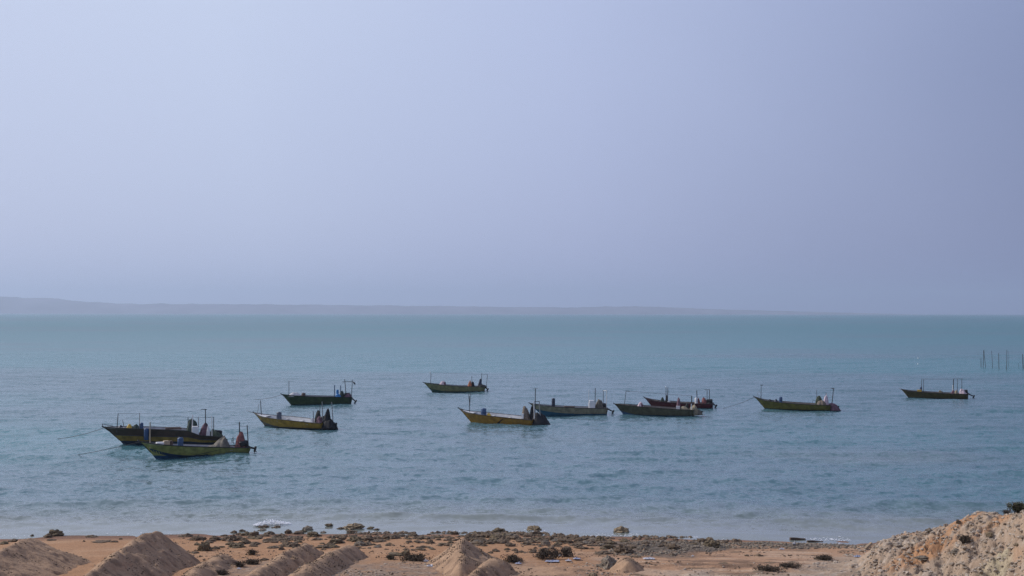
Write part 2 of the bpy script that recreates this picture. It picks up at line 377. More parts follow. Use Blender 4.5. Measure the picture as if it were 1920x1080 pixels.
# ------------------------------------------------------------------ sand piles
def pile_mesh(crest, sl_left, sl_right, seed, rough=.05, rnd=.18):
    """heap of dumped sand: crest polyline of (x, y, z), slopes to its left and right"""
    cr = [Vector(p) for p in crest]
    x0 = min(p.x for p in cr) - 5; x1 = max(p.x for p in cr) + 5
    y0 = min(p.y for p in cr) - 3.2; y1 = max(p.y for p in cr) + 3.2
    xs = np.arange(x0, x1, .07); ys = np.arange(y0, y1, .08); X, Y = np.meshgrid(xs, ys)
    wx = X + .25 * fbm(X * .8, Y * .8, seed, 3); wy = Y + .25 * fbm(X * .8, Y * .8, seed + 9, 3)
    best = np.full(X.shape, -99.)
    for a, b in zip(cr[:-1], cr[1:]):
        dx, dy = b.x - a.x, b.y - a.y; L2 = dx*dx + dy*dy
        t = np.clip(((wx - a.x) * dx + (wy - a.y) * dy) / L2, 0, 1)
        qx, qy = a.x + t * dx, a.y + t * dy
        ox, oy = wx - qx, wy - qy; dist = np.sqrt(ox**2 + oy**2 + 1e-6)
        side = ox / dist                                   # -1 left of crest, +1 right
        s = sl_left * (1 - side) / 2 + sl_right * (1 + side) / 2
        best = np.maximum(best, a.z + t * (b.z - a.z) - s * (np.sqrt(dist**2 + rnd**2) - rnd))
    n = fbm(X * 1.5, Y * 1.5, seed + 3, 5, .6)
    nn = fbm(X * 7, Y * 7, seed + 5, 3, .6)
    z = best + rough * n + rough * .45 * nn - .06 * np.maximum(fbm(X*2.3, Y*2.3, seed+6, 3) - .25, 0) * 4 * (rough / .05)
    g = ground_h(X, Y)
    keep = z > g - .10
    z = np.maximum(z, g - .12)
    idx = -np.ones(X.shape, int)
    F = grid_faces(len(ys), len(xs)); kf = keep.ravel()[F].any(1); F = F[kf]
    used = np.unique(F); mp = -np.ones(X.size, int); mp[used] = np.arange(len(used))
    V = np.stack([X, Y, z], -1).reshape(-1, 3)[used]
    me = np_mesh('sand_pile', V, mp[F])
    c = np.array((.385, .26, .17)) * (1 + .16 * fbm(V[:, 0] * 2, V[:, 1] * 2, seed + 7, 4)[:, None])
    lf = sstep(0, .5, fbm(V[:, 0] * 4, V[:, 1] * 4, seed + 8, 3))[:, None] * .7
    c = c * (1 - lf) + np.array((.17, .115, .08)) * lf
    ca = me.color_attributes.new('soil', 'FLOAT_COLOR', 'POINT')
    ca.data.foreach_set('color', np.concatenate([c, np.ones((len(c), 1))], -1).astype(np.float32).ravel())
    return me
CLODS = []
def crest(*pts):        # (px, py, distance)
    return [at_y(*p) for p in pts]
def low(*pts): return crest(*pts)
G = 'heaps of sand dumped on the beach'
def sand(label, cr, l, r, seed, **k):
    me = pile_mesh(cr, l, r, seed, **k); V = np.array([v.co[:] for v in me.vertices]); rg = np.random.default_rng(seed); w_ = fbm(V[:, 0] * 1.3 + V[:, 1], V[:, 1] * 1.3, seed + 40, 4); ok = np.nonzero((w_ > .12) & (V[:, 2] > ground_h(V[:, 0], V[:, 1]) + .03))[0]; CLODS.extend(V[rg.choice(ok, min(len(ok), 900), replace=False)] if len(ok) else [])
    o = obj('sand_pile', me, SOIL); tag(o, label, 'sand pile', G); return o
sand('tall smooth sand pile with a sharp sunlit crest and broad shaded right face',
     crest((288, 994, 54), (270, 1002, 52.5), (215, 1041, 48.5), (155, 1083, 44.5), (60, 1150, 40)), .8, .78, 1, rough=.07, rnd=.03)
sand('wide low sand pile cut off by the left edge of the photo',
     crest((62, 1009, 54.5), (30, 1017, 52.5), (-20, 1045, 49), (-80, 1085, 45.5), (-160, 1150, 41)), .8, .50, 2, rough=.06, rnd=.08)
sand('conical sand pile with sunlit left face and shaded right face, near centre of beach',
     crest((870, 1008, 54.3), (866, 1030, 52.2), (862, 1062, 50.3)), .78, .66, 3, rough=.05, rnd=.06)
sand('small dark earth mound against the right foot of the conical sand pile',
     crest((926, 1049, 51.4), (900, 1068, 49.4), (868, 1092, 47.2)), 1.0, 1.0, 4, rough=.10)
sand('long rounded sand ridge, left one of the two parallel ridges',
     crest((572, 1020, 56.2), (540, 1035, 53.5), (500, 1058, 50.2), (462, 1084, 46.8), (400, 1130, 42)), .8, .85, 5, rough=.08)
sand('long rounded sand ridge, right one of the two parallel ridges',
     crest((655, 1022, 56.0), (625, 1034, 53.6), (590, 1055, 50.2), (545, 1080, 47.2), (480, 1125, 43)), .8, .85, 6, rough=.08)
sand('low flattened sand ridge just right of the tall sharp-crested pile',
     crest((420, 1038, 54.0), (385, 1056, 51.3), (345, 1080, 48.2), (290, 1126, 43.6)), .7, .75, 7, rough=.06)
sand('little sand hump behind the grey boulder',
     crest((1172, 1043, 52.9), (1177, 1054, 51.6)), 1.0, 1.0, 8, rough=.07)

# ------------------------------------------------------------------ rocks
ROCK_D = mat('reef_rock', (.175, .122, .078), .95, .5, 7, .03, 18, col2=(.045, .034, .024))
ROCK_G = mat('algae_rock', (.185, .135, .08), .95, .5, 7, .03, 18, col2=(.05, .042, .026))
ROCK_T = mat('tan_rock', (.30, .235, .15), .95, .4, 7, .03, 18, col2=(.13, .09, .055))
ROCK_P = mat('grey_rock', (.24, .20, .155), .95, .4, 8, .03, 22, col2=(.10, .08, .06))
ROCK_W = mat('pale_rock', (.40, .335, .27), .95, .3, 8, .03, 22, col2=(.28, .235, .19))
def rock_mesh(seed, flat=1.0, sub=3):
    bm = bmesh.new(); bmesh.ops.create_icosphere(bm, subdivisions=sub, radius=1)
    o = Vector((seed * 7.13, seed * 3.71, seed * 1.9))
    for v in bm.verts:
        p = v.co.copy(); q = Vector((round(p.x * 1.6) / 1.6, round(p.y * 1.6) / 1.6, round(p.z * 1.6) / 1.6))
        p = p.lerp(q, .35)
        n = mnoise.fractal(p * 1.3 + o, .7, 2.1, 6) * .42 + mnoise.noise(p * 3.7 + o) * .16 - abs(mnoise.noise(p * 2.2 - o)) * .25
        p *= 1 + n
        v.co = Vector((p.x, p.y, max(p.z * flat, -.45) + .25))
    me = bpy.data.meshes.new('rock'); bm.to_mesh(me); bm.free()
    return me
RV = {}
def rock_variant(i, m):
    k = (i, m.name)
    if k not in RV:
        me = rock_mesh(i + 1, .85); me.materials.append(m); RV[k] = me
    return RV[k]
nrock = [0]
def rock(px, py, w, h, m=None, label=None, group=None, z=None, dark=None):
    nrock[0] += 1
    p = on_ground(px, py - h * .12)
    s = p.y / FPX
    m = m or (ROCK_G if nrock[0] % 4 == 0 else ROCK_P if nrock[0] % 7 == 0 else ROCK_D)
    if label:
        me = rock_mesh(nrock[0] * 1.37 + 40, .85, 4 if w > 20 else 3); me.materials.append(m)
    else: me = rock_variant(nrock[0] % 9, m)
    o = bpy.data.objects.new('rock', me); C.objects.link(o)
    w *= 1.0 if label else 1.25; h *= 1.0 if label else 1.15
    o.scale = (w * s * .54, w * s * random.uniform(.42, .6), h * s * .78)
    o.location = (p.x, p.y, p.z - h * s * .06)
    if label: o.rotation_euler = (0, 0, random.uniform(-.3, .3))
    else: o.rotation_euler = (random.uniform(-.12, .12), random.uniform(-.12, .12), random.choice((0, math.pi)) + random.uniform(-.5, .5))
    tag(o, label or 'small dark rock lying on the beach', 'rock', group)
    return o
GR = 'rocks along the tideline'
named = [
 (105,1005,25,12,ROCK_G,'rounded green-tinged rock at the water edge, behind and between the two leftmost sand piles'),
 (90,1009,15,8,ROCK_D,'dark rock touching the left side of the rounded rock at far left waterline'),
 (190,1017,30,3,ROCK_D,'thin flat strip of rock between the two leftmost sand piles'),
 (371,1014,25,10,ROCK_D,'flat-based dark rock, first one right of the tall sand pile on the sand'),
 (401,1014,20,9,ROCK_D,'dark twin-humped rock between two wider rocks near the tall sand pile'),
 (435,1015,32,12,ROCK_D,'wide dark rock on dry sand above the left ridges'),
 (383,1035,24,20,ROCK_G,'tall crumbly grey-green rock standing just right of the tall sand pile'),
 (366,1038,16,4,ROCK_D,'flat dark slab at left foot of the tall crumbly rock'),
 (477,1009,18,14,ROCK_D,'knobbly upright rock on the tideline left of the breaking foam'),
 (463,1005,22,8,ROCK_G,'low rock leaning on the left of the knobbly upright one'),
 (518,992,14,6,ROCK_D,'dark wet rock poking out just below the white breaking wave'),
 (540,1001,13,9,ROCK_D,'single round rock at the water edge below the foam'),
 (577,996,18,11,ROCK_P,'greyish pointed rock in the swash right of the foam'),
 (587,1007,23,9,ROCK_G,'wide rock on wet sand above the tip of the left parallel ridge'),
 (617,986,13,5,ROCK_G,'small submerged-looking rock standing alone in shallow water'),
 (663,992,34,11,ROCK_T,'large flat mossy rock in the shallows left of centre'),
 (460,1021,22,9,ROCK_D,'dark rock with a thin tail of stones on the orange sand'),
 (443,1027,28,8,ROCK_G,'low spread-out rock in the second row above the low ridge'),
 (543,1026,34,12,ROCK_D,'lumpy rock just behind the head of the left parallel ridge'),
 (628,1020,23,11,ROCK_G,'rock to the left of the head of the right parallel ridge'),
 (665,1016,24,13,ROCK_G,'largest rock behind the head of the right parallel ridge'),
 (675,1024,22,9,ROCK_P,'pale brown rock touching the head of the right parallel ridge'),
 (607,1028,28,6,ROCK_D,'long flat ledge between the two parallel ridges'),
 (694,1015,23,10,ROCK_D,'dark rock right of the parallel ridges, left end of a row'),
 (722,1011,16,9,ROCK_D,'left hump of the joined dark rocks on the tideline'),
 (737,1011,16,9,ROCK_D,'right hump of the joined dark rocks on the tideline'),
 (752,1007,13,6,ROCK_P,'pale little rock right of the joined humps'),
 (774,1007,20,7,ROCK_D,'dark low rock with water behind, between joined humps and conical pile'),
 (807,1020,14,8,ROCK_D,'grey rock left of the conical sand pile top'),
 (760,1042,15,11,ROCK_G,'lone roundish rock above the litter-strewn shrub'),
 (743,1042,28,6,ROCK_G,'flat stony strip left of the lone roundish rock'),
 (854,1003,11,7,ROCK_D,'small black rock at the water edge over the conical pile'),
 (935,999,25,9,ROCK_G,'green mossy rock in shallow water right of the conical pile'),
 (957,1010,22,11,ROCK_P,'big rounded grey rock at right end of the dense rock cluster'),
 (1001,995,24,11,ROCK_T,'tan upper boulder of the two stacked at the water edge'),
 (1007,1004,19,10,ROCK_D,'dark lower boulder of the two stacked at the water edge'),
 (1033,1014,10,9,ROCK_D,'pointed dark rock just right of the stacked boulders'),
 (1060,1019,24,10,ROCK_D,'jagged dark rock in the row left of mid beach'),
 (1083,1018,19,10,ROCK_D,'peaked rock with a flat stone at its right side'),
 (1098,1020,23,5,ROCK_P,'flat stone beside the peaked rock'),
 (1125,1017,17,13,ROCK_G,'upright mossy rock at the swash below the tan shallow-water rock'),
 (1142,1029,24,9,ROCK_G,'greenish broad rock above the grey boulder'),
 (1165,999,28,11,ROCK_T,'bright tan rock standing alone in the shallow water'),
 (1170,1038,34,16,ROCK_D,'big dark weed-covered rock behind the small sand hump'),
 (1202,1031,15,7,ROCK_P,'grey rock right of the big weed-covered rock'),
 (1264,1030,23,9,ROCK_D,'dark overhanging ledge at the edge of the gravel band'),
 (1335,1027,29,13,ROCK_G,'green seaweed-coated rock at left end of the gravel shore'),
 (1330,1015,15,8,ROCK_T,'tan rock perched behind the seaweed-coated rock'),
 (1318,1017,22,8,ROCK_D,'dark rough rock left of and behind the seaweed-coated rock'),
 (1140,1068,36,24,ROCK_P,'large grey boulder in the foreground, right of the conical pile'),
 (1163,1062,14,11,ROCK_P,'short boulder leaning at right of the large grey boulder'),
 (1112,1082,16,9,ROCK_T,'brown rock at the bottom edge below the large grey boulder'),
]
for a in named: rock(*a[:5], label=a[5], group=GR)
small_left = [(172,1008,16,4),(60,1006,5,4),(25,1016,15,5),(8,1021,14,6),(213,1017,12,3),(96,1014,12,3),(157,1016,4,3),(226,1012,5,3),(351,1007,12,6),(340,1007,10,3),(420,1011,8,4),
 (370,1023,10,5),(439,1000,9,5),(455,997,9,4),(448,1003,8,4),(478,1011,18,6),(495,989,15,4),(493,996,11,4),(505,1003,14,6),(510,1012,14,4),(523,1013,18,4),(538,1013,22,5),(560,1002,16,6),(567,999,12,5),
 (607,1000,10,4),(660,998,16,4),(638,992,8,3),(695,991,10,3),(706,993,8,2),(480,1020,16,3),(427,1022,8,4),(415,1027,9,3),(513,1028,16,4),(528,1032,9,8),(640,1013,10,6),(625,1027,14,5),(495,1051,13,4),(650,1030,9,4),(600,1012,9,3),(455,1012,9,3)]
for a in small_left: rock(*a, label=None, group='small rocks on the left half of the beach')['label'] = 'small rough rock among many strewn over the sand left of the conical pile'
small_mid = [(702,1014,10,4),(710,1016,18,5),(803,1011,19,4),(821,1009,13,4),(784,1019,6,4),(792,1018,7,3),(792,1027,18,4),(812,1031,8,3),(724,1031,6,2),(710,1023,6,2),(846,1010,10,3),(845,1019,10,5),(866,1006,8,3),(745,1010,10,4),(833,998,5,2),(730,1021,9,3),(772,1026,6,3),(690,1022,8,4)]
for a in small_mid: rock(*a, group='small rocks on the left half of the beach')['label'] = 'small rough rock among many strewn over the sand left of the conical pile'
random.seed(11)
for i in range(46):                                     # the dense cluster right of the conical pile
    u = random.random(); px = 878 + 78 * u + random.gauss(0, 5); top = 1004 + 3 * abs(u - .4); bot = 1012 + 18 * (1 - abs(u - .45) * 1.5)
    py = random.uniform(top, bot); w = random.uniform(8, 21)
    o = rock(px, py, w, w * random.uniform(.36, .52), group='dense cluster of rocks right of the conical pile')
    o['label'] = 'brown reef rock in the dense cluster right of the conical pile'
small_right = [(957,1025,14,7),(942,1017,16,8),(987,1007,12,5),(1010,1015,14,6),(1023,1021,12,8),(990,1022,18,6),(975,1016,14,5),(1045,1022,10,5),(1000,1012,12,5),(1075,1024,10,4),(1062,1030,14,5),(1048,1014,9,4),(1133,1018,7,3),(1087,1029,12,7),(1095,1030,12,5),(1109,1030,8,3),(1190,1026,20,4),
 (1129,1039,23,5),(1232,1011,6,3),(1243,1012,5,3),(1247,1019,8,3),(1239,1026,8,3),(1182,1019,10,3),(1303,1021,13,3),(965,1033,10,4),(985,1012,9,4),(1040,1007,8,3),(1018,1010,9,4),(1150,1020,8,3),(1212,1020,6,2),(1280,1014,6,2),(1072,1012,7,4),(970,1009,9,5),(930,1035,12,5),(920,1038,8,4),(950,1032,9,4),(1262,1042,8,4),(1100,1012,7,3)]
for a in small_right: rock(*a, group='small rocks on the middle of the beach')['label'] = 'small rough rock on the sand between the dense cluster and the gravel shore'

rs_ = random.Random(31)
for i in range(60):
    px, py = rs_.uniform(390, 850), 1006 + abs(rs_.gauss(0, 13))
    w = rs_.uniform(6, 15)
    rock(px, py, w, w * .38, group='small rocks on the left half of the beach')['label'] = 'small rough rock among many strewn over the sand left of the conical pile'
for i in range(34):
    px, py = rs_.uniform(960, 1270), 1011 + abs(rs_.gauss(0, 9))
    w = rs_.uniform(6, 15)
    rock(px, py, w, w * .38, group='small rocks on the middle of the beach')['label'] = 'small rough rock on the sand between the dense cluster and the gravel shore'

# gravel and rubble nobody could count
def scatter(name, label, pts, rmin, rmax, m, seed, flat=1.0):
    rs = random.Random(seed); V, F = [], []
    bm = bmesh.new(); bmesh.ops.create_icosphere(bm, subdivisions=1, radius=1)
    base = np.array([v.co[:] for v in bm.verts]); fc = np.array([[v.index for v in f.verts] for f in bm.faces]); bm.free()
    rg = np.random.default_rng(seed)
    for k, (x, y, z) in enumerate(pts):
        r = rmin + (rmax - rmin) * rs.random() ** 3
        b = base * (1 + rg.uniform(-.3, .3, (len(base), 1))) * np.array([rs.uniform(.8, 1.4), rs.uniform(.7, 1.2), rs.uniform(.45, .8) * flat]) * r
        a = rs.uniform(0, 6.28) if flat > .5 else rs.uniform(-.3, .3); c, s = math.cos(a), math.sin(a)
        b = np.stack([b[:, 0]*c - b[:, 1]*s, b[:, 0]*s + b[:, 1]*c, b[:, 2]], -1) + np.array([x, y, z + r * .15])
        V.append(b); F.append(fc + k * len(base))
    me = np_mesh(name, np.concatenate(V), np.concatenate(F)); me.polygons.foreach_set('use_smooth', np.zeros(len(me.polygons), bool))
    return tag(obj(name, me, m), kind='stuff', label=label)
def pts_in(n, x0, x1, y0, y1, seed, cond):
    rg = np.random.default_rng(seed); x = rg.uniform(x0, x1, n); y = rg.uniform(y0, y1, n)
    d = shore_y(x) - y; k = cond(x, y, d); x, y = x[k], y[k]; return list(zip(x, y, ground_h(x, y)))
P = pts_in(16000, 4, 17, 53, 62, 1, lambda x, y, d: (d > .6) & (d < np.interp(x, [3, 7, 9, 14], [7, 6.5, 3.6, 2.6]) + .4) & (fbm(x*.8, y*.8, 5) > -.25 + np.maximum(7 - x, 0) * .2) & (d + .8 * fbm(x*.5, y*.5, 6) > 1.2))
scatter('gravel', 'grey-green gravel band along the right part of the shore', P, .015, .075, ROCK_P, 1)
P = pts_in(16000, -16, 22, 43, 64, 2, lambda x, y, d: (d > 1) & (fbm(x*.7, y*.9, 8) > .05) & (fbm(x * .2, y * .3, 9) > -.2))
scatter('pebbles', 'loose dark pebbles scattered across the beach', P, .012, .06, ROCK_D, 2)
P = pts_in(22000, -13, 10, 56, 65, 12, lambda x, y, d: (d > -.7) & (fbm(x*.8, y*1.6, 18) > .06 + .07 * np.abs(d - 1.6) + .10 * np.maximum(-x - 9, 0)))
scatter('beach_stones', 'small brown stones strewn thickly among the tideline rocks', P, .015, .13, ROCK_D, 12)
def embc(x, y, d):
    px = 960 + FPX * x / y
    return (px + np.maximum(54 - y, 0) * 12 > 1640) & (y < np.interp(px, EC_PX, EC_Y) + .5) & (fbm(x*1.2, y*1.2, 12) > -.3)
P = pts_in(30000, 9, 24, 41, 57, 3, embc)
scatter('rubble', 'pale stone rubble covering the embankment at right', P[: len(P)//2], .008, .085, ROCK_W, 3)
scatter('rubble', 'brown stone rubble mixed into the embankment at right', P[len(P)//2:], .008, .09, mat('brown_rubble', (.30, .245, .19), .95, .35, 8), 4)
P = pts_in(9000, 11, 18, 44, 61, 6, lambda x, y, d: (d > 1) & (fbm(x*1.1, y*1.1, 19) > .55 - .42 * sstep(1480, 1640, 960 + FPX * x / y + np.maximum(56 - y, 0) * 12)))
scatter('rubble', 'thinning stones between the wheel tracks and the embankment', P, .008, .07, ROCK_W, 6)
P = pts_in(7000, -8, 12, 43, 54, 5, lambda x, y, d: (d > 8) & (fbm(x*.9, y*.9, 15) > 0))
scatter('pebbles', 'pale pebbles on the rubble ground along the bottom edge', P, .012, .05, ROCK_W, 5)
random.seed(5)
G5 = 'boulders on the embankment'
for px, py, w, h, m, lb in [
  (1696,1013,14,9,ROCK_P,'dark grey block low on the left toe of the embankment'),
  (1684,1024,17,8,ROCK_W,'pale block on the toe of the embankment beside the broken post'),
  (1797,985,9,7,ROCK_D,'brown stone on the orange shoulder just below the embankment hump'),
  (1774,987,9,5,ROCK_W,'grey stone on the skyline of the embankment left of its hump'),
  (1742,997,13,6,ROCK_P,'grey-green stone on the low skyline of the embankment'),
  (1856,1008,12,9,ROCK_T,'tan stone in the middle of the embankment slope'),
  (1732,1052,26,7,ROCK_P,'long brown rock slab on the lower embankment'),
  (1793,1038,20,9,ROCK_P,'grey rock below the dark bush on the embankment'),
  (1908,1024,12,5,ROCK_T,'small ochre slab near the right edge of the embankment')]:
    rock(px, py, w, h, m, lb, G5)

scatter('clods', 'dark clods and twigs littering the flanks of the sand piles', [tuple(p) for p in CLODS], .008, .045, ROCK_D, 8)

# ------------------------------------------------------------------ shrubs and litter
TW = mat('dry_twig', (.075, .055, .042), .95, .4, 5); LF = mat('shrub_leaf', (.085, .085, .035), .9, .5, 5)
def shrub(px, py, w, h, m, label, leafy, seed, z=None):
    p = on_ground(px, py); s = p.y / FPX; rs = random.Random(seed)
    root = bpy.data.objects.new('shrub', None); C.objects.link(root); root.location = p; tag(root, label, 'shrub', 'dry shrubs on the shore')
    bm = bmesh.new(); W_, H_ = w * s * .5, h * s
    tips = []
    for i in range(60):
        a = rs.uniform(0, 6.28); e = rs.uniform(.15, 1.35); st = Vector((rs.gauss(0, .4) * W_, rs.gauss(0, .3) * W_, -.03))
        L = rs.uniform(.55, 1.0)
        tip = st + Vector((math.cos(a) * math.cos(e) * W_ * L * .8, math.sin(a) * math.cos(e) * W_ * L * .7, math.sin(e) * H_ * L + .03))
        mid = st.lerp(tip, .5) + Vector((rs.gauss(0, .03), rs.gauss(0, .03), .03))
        tube_bm(bm, [st, mid, tip], .009, 3, .004); tips.append((mid, tip))
        for j in range(3):
            q = mid.lerp(tip, rs.random()); tube_bm(bm, [q, q + Vector((rs.gauss(0, .09), rs.gauss(0, .09), rs.uniform(0, .12)))], .005, 3)
    obj('twigs', bm, TW, root)
    bm = bmesh.new()
    for i in range(leafy):
        a, b = rs.choice(tips); q = a.lerp(b, rs.random() * 1.05) + Vector((rs.gauss(0, .05), rs.gauss(0, .05), rs.gauss(0, .035)))
        sz = rs.uniform(.014, .04); u = Vector((rs.gauss(0, 1), rs.gauss(0, 1), rs.gauss(0, 1))).normalized(); v = u.orthogonal().normalized()
        bm.faces.new([bm.verts.new(q + u * sz), bm.verts.new(q + v * sz * .6), bm.verts.new(q - u * sz), bm.verts.new(q - v * sz * .6)])
    obj('foliage', bm, m, root)
DL = mat('dead_leaf', (.095, .07, .045), .95, .5, 6)
shrub(775, 1051, 52, 12, DL, 'low brown shrub with white litter at its right side, left of the conical pile', 1500, 1)
shrub(962, 1054, 28, 13, DL, 'dark dry shrub just right of the conical sand pile', 900, 2)
shrub(1027, 1046, 44, 17, DL, 'widest dry shrub, in the middle of the beach behind pale litter', 1600, 3)
shrub(1062, 1044, 22, 17, DL, 'dark shrub touching the right end of the widest shrub', 900, 4)
shrub(471, 1058, 20, 9, DL, 'flat little shrub between the low ridge and the left parallel ridge', 600, 5)
shrub(449, 1063, 10, 9, DL, 'tiny upright shrub beside a white scrap, left of the flat shrub', 300, 6)
shrub(416, 1078, 18, 7, DL, 'small shrub on the bottom edge right of the low flattened ridge', 500, 7)
shrub(473, 1040, 13, 8, LF, 'thin reddish weed tuft alone on orange sand above the ridges', 120, 8)
shrub(732, 1049, 10, 7, LF, 'sparse weed tuft on grey ground left of the litter shrub', 100, 9)
shrub(1811, 1017, 16, 13, DL, 'dark bush half-way up the embankment slope', 900, 10)
shrub(1912, 960, 26, 18, LF, 'green bush on the crest of the embankment at the right edge', 2600, 11)
shrub(1888, 964, 12, 7, DL, 'brown tuft on the embankment crest left of the green bush', 300, 12)
shrub(1545, 1050, 26, 8, DL, 'low dark scrub on the tan ground before the embankment', 700, 13)
shrub(1480, 1064, 30, 6, DL, 'flat dark scrub along the wheel ruts at lower right', 700, 14)
shrub(1440, 1069, 44, 5, DL, 'long flat strip of scrub at left end of the wheel ruts', 800, 15)

PLA = mat('plastic_scrap', (.52, .52, .55), .5, .12, 8); PLB = mat('blue_plastic_scrap', (.34, .37, .48), .5, .2, 8)
def litter(px, py, w, h, m, label, seed):
    p = on_ground(px, py); s = p.y / FPX; rs = random.Random(seed); bm = bmesh.new()
    n = 9; vs = []
    for j in range(n):
        for i in range(n):
            u, v = i/(n-1) - .5, j/(n-1) - .5
            vs.append(bm.verts.new((u * w * s * rs.uniform(.8, 1.1), v * w * s * .6, .01 + h * s * abs(mnoise.noise(Vector((u*4, v*4, seed*2.3)))) * 1.9 * (1.1 - 2*max(abs(u), abs(v)))) ))
    for j in range(n-1):
        for i in range(n-1): bm.faces.new((vs[j*n+i], vs[j*n+i+1], vs[(j+1)*n+i+1], vs[(j+1)*n+i]))
    ex = bmesh.ops.extrude_face_region(bm, geom=list(bm.faces)); 
    for v in [g for g in ex['geom'] if isinstance(g, bmesh.types.BMVert)]: v.co.z -= .008
    o = obj('plastic_scrap', bm, m, loc=p + Vector((0, 0, .02))); tag(o, label, 'litter', 'plastic litter on the beach')
for i, (px, py, w, h, m, lb) in enumerate([
  (799, 1054, 9, 6, PLA, 'white crumpled bag on the right side of the low brown shrub'),
  (807, 1063, 14, 5, PLA, 'white plastic scrap at the left foot of the conical pile'),
  (925, 1062, 20, 6, PLB, 'pale lavender plastic sheet right of the small dark mound'),
  (945, 1060, 8, 4, PLA, 'little white scrap between the lavender sheet and the dry shrub'),
  (972, 1058, 12, 4, PLB, 'pale scrap below the dark dry shrub right of the conical pile'),
  (1035, 1054, 26, 5, PLB, 'long pale plastic strip in front of the widest shrub'),
  (1050, 1044, 7, 5, PLA, 'white scrap caught between the two touching shrubs'),
  (1066, 1053, 12, 5, PLA, 'white scrap in front of the right-hand touching shrub'),
  (1082, 1049, 14, 4, PLB, 'greyish sheet right of the touching shrubs'),
  (1217, 1049, 22, 4, PLA, 'white torn plastic right of the small sand hump'),
  (1299, 1044, 5, 3, PLA, 'tiny white scrap on the gravel band'),
  (448, 1068, 9, 4, PLA, 'white scrap below the tiny upright shrub'),
  (1489, 1022, 6, 7, PLA, 'pinkish white bag below the dark beam near the shoreline'),
  (1466, 1031, 10, 4, PLA, 'white scrap on the orange clay bank'),
  (1576, 1021, 9, 3, PLA, 'white scrap right of the dark beam near the water'),
  (1608, 1045, 14, 4, PLB, 'pale sheet on the track before the embankment')]): litter(px, py, w, h, m, lb, i + 1)

WOOD = mat('driftwood', (.10, .07, .05), .9, .4, 5); WOODL = mat('pale_wood', (.36, .27, .18), .9, .3, 5)
def beam(a, b, w, h, m, name, label, cat):
    a, b = Vector(a), Vector(b); bm = bmesh.new(); n = 12; d = (b - a)
    for i in range(n + 1): pass
    box_bm(bm, 0, 0, 0, d.length, w, h, .02)
    bmesh.ops.subdivide_edges(bm, edges=[e for e in bm.edges if e.calc_length() > d.length * .5], cuts=8)
    for v in bm.verts: v.co += Vector((0, mnoise.noise(v.co * 2.1) * .05, mnoise.noise(v.co * 1.7 + Vector((3, 1, 2))) * .05))
    o = obj(name, bm, m, loc=(a + b) / 2); o.rotation_euler = d.to_track_quat('X', 'Z').to_euler(); tag(o, label, cat)
p1 = on_ground(1481, 1014); p2 = on_ground(1511, 1014); beam(p1 + Vector((0, 0, .06)), p2 + Vector((0, .1, .06)), .14, .13, WOOD, 'driftwood_beam', 'straight dark beam lying along the right shoreline', 'driftwood')
p1 = on_ground(1513, 1017); p2 = on_ground(1544, 1017); beam(p1 + Vector((0, 0, .03)), p2 + Vector((0, .1, .03)), .12, .08, WOOD, 'driftwood_plank', 'thin dark plank at right end of the straight beam', 'driftwood')
p1 = on_ground(1622, 1031); beam(p1 + Vector((0, 0, .02)), p1 + Vector((.34, .25, .26)), .11, .11, WOODL, 'broken_post', 'short tan post leaning out of rubble at foot of the embankment', 'post')

# foam: the little breaker and the swash line
FO = mat('foam', (.78, .80, .84), .8, .12, 12)
rs = random.Random(9); P = []
for i in range(900):
    u = rs.random(); px = 478 + 66 * u + rs.gauss(0, 1.5); e = math.sin(math.pi * min(1, u * 1.1)) ; py = 986.5 - 3.5 * u + rs.gauss(0, 1.5) * (.35 + e) - (1.6 * e)
    q = at(px, min(py, 989)); P.append((q.x, q.y, .05 + .10 * e * rs.random()))
scatter('foam', 'white foam of a small wave breaking left of centre', P, .012, .05, FO, 21, flat=.6)
P = []
for seg, dens in (((0, 60), 60), ((120, 420), 60), ((620, 870), 90), ((870, 1000), 160), ((1000, 1200), 380), ((1290, 1440), 240), ((1430, 1590), 420)):
    for i in range(dens):
        px = rs.uniform(*seg); x = (px - 960) / FPX * 63.5; y = float(shore_y(np.array([x]))[0]) + rs.gauss(.5, .28) + .25 * math.sin(x * 1.3)
        P.append((x, y, .012))
scatter('swash_foam', 'broken white foam line where the swash meets the beach', P, .008, .05, FO, 22, flat=.15)

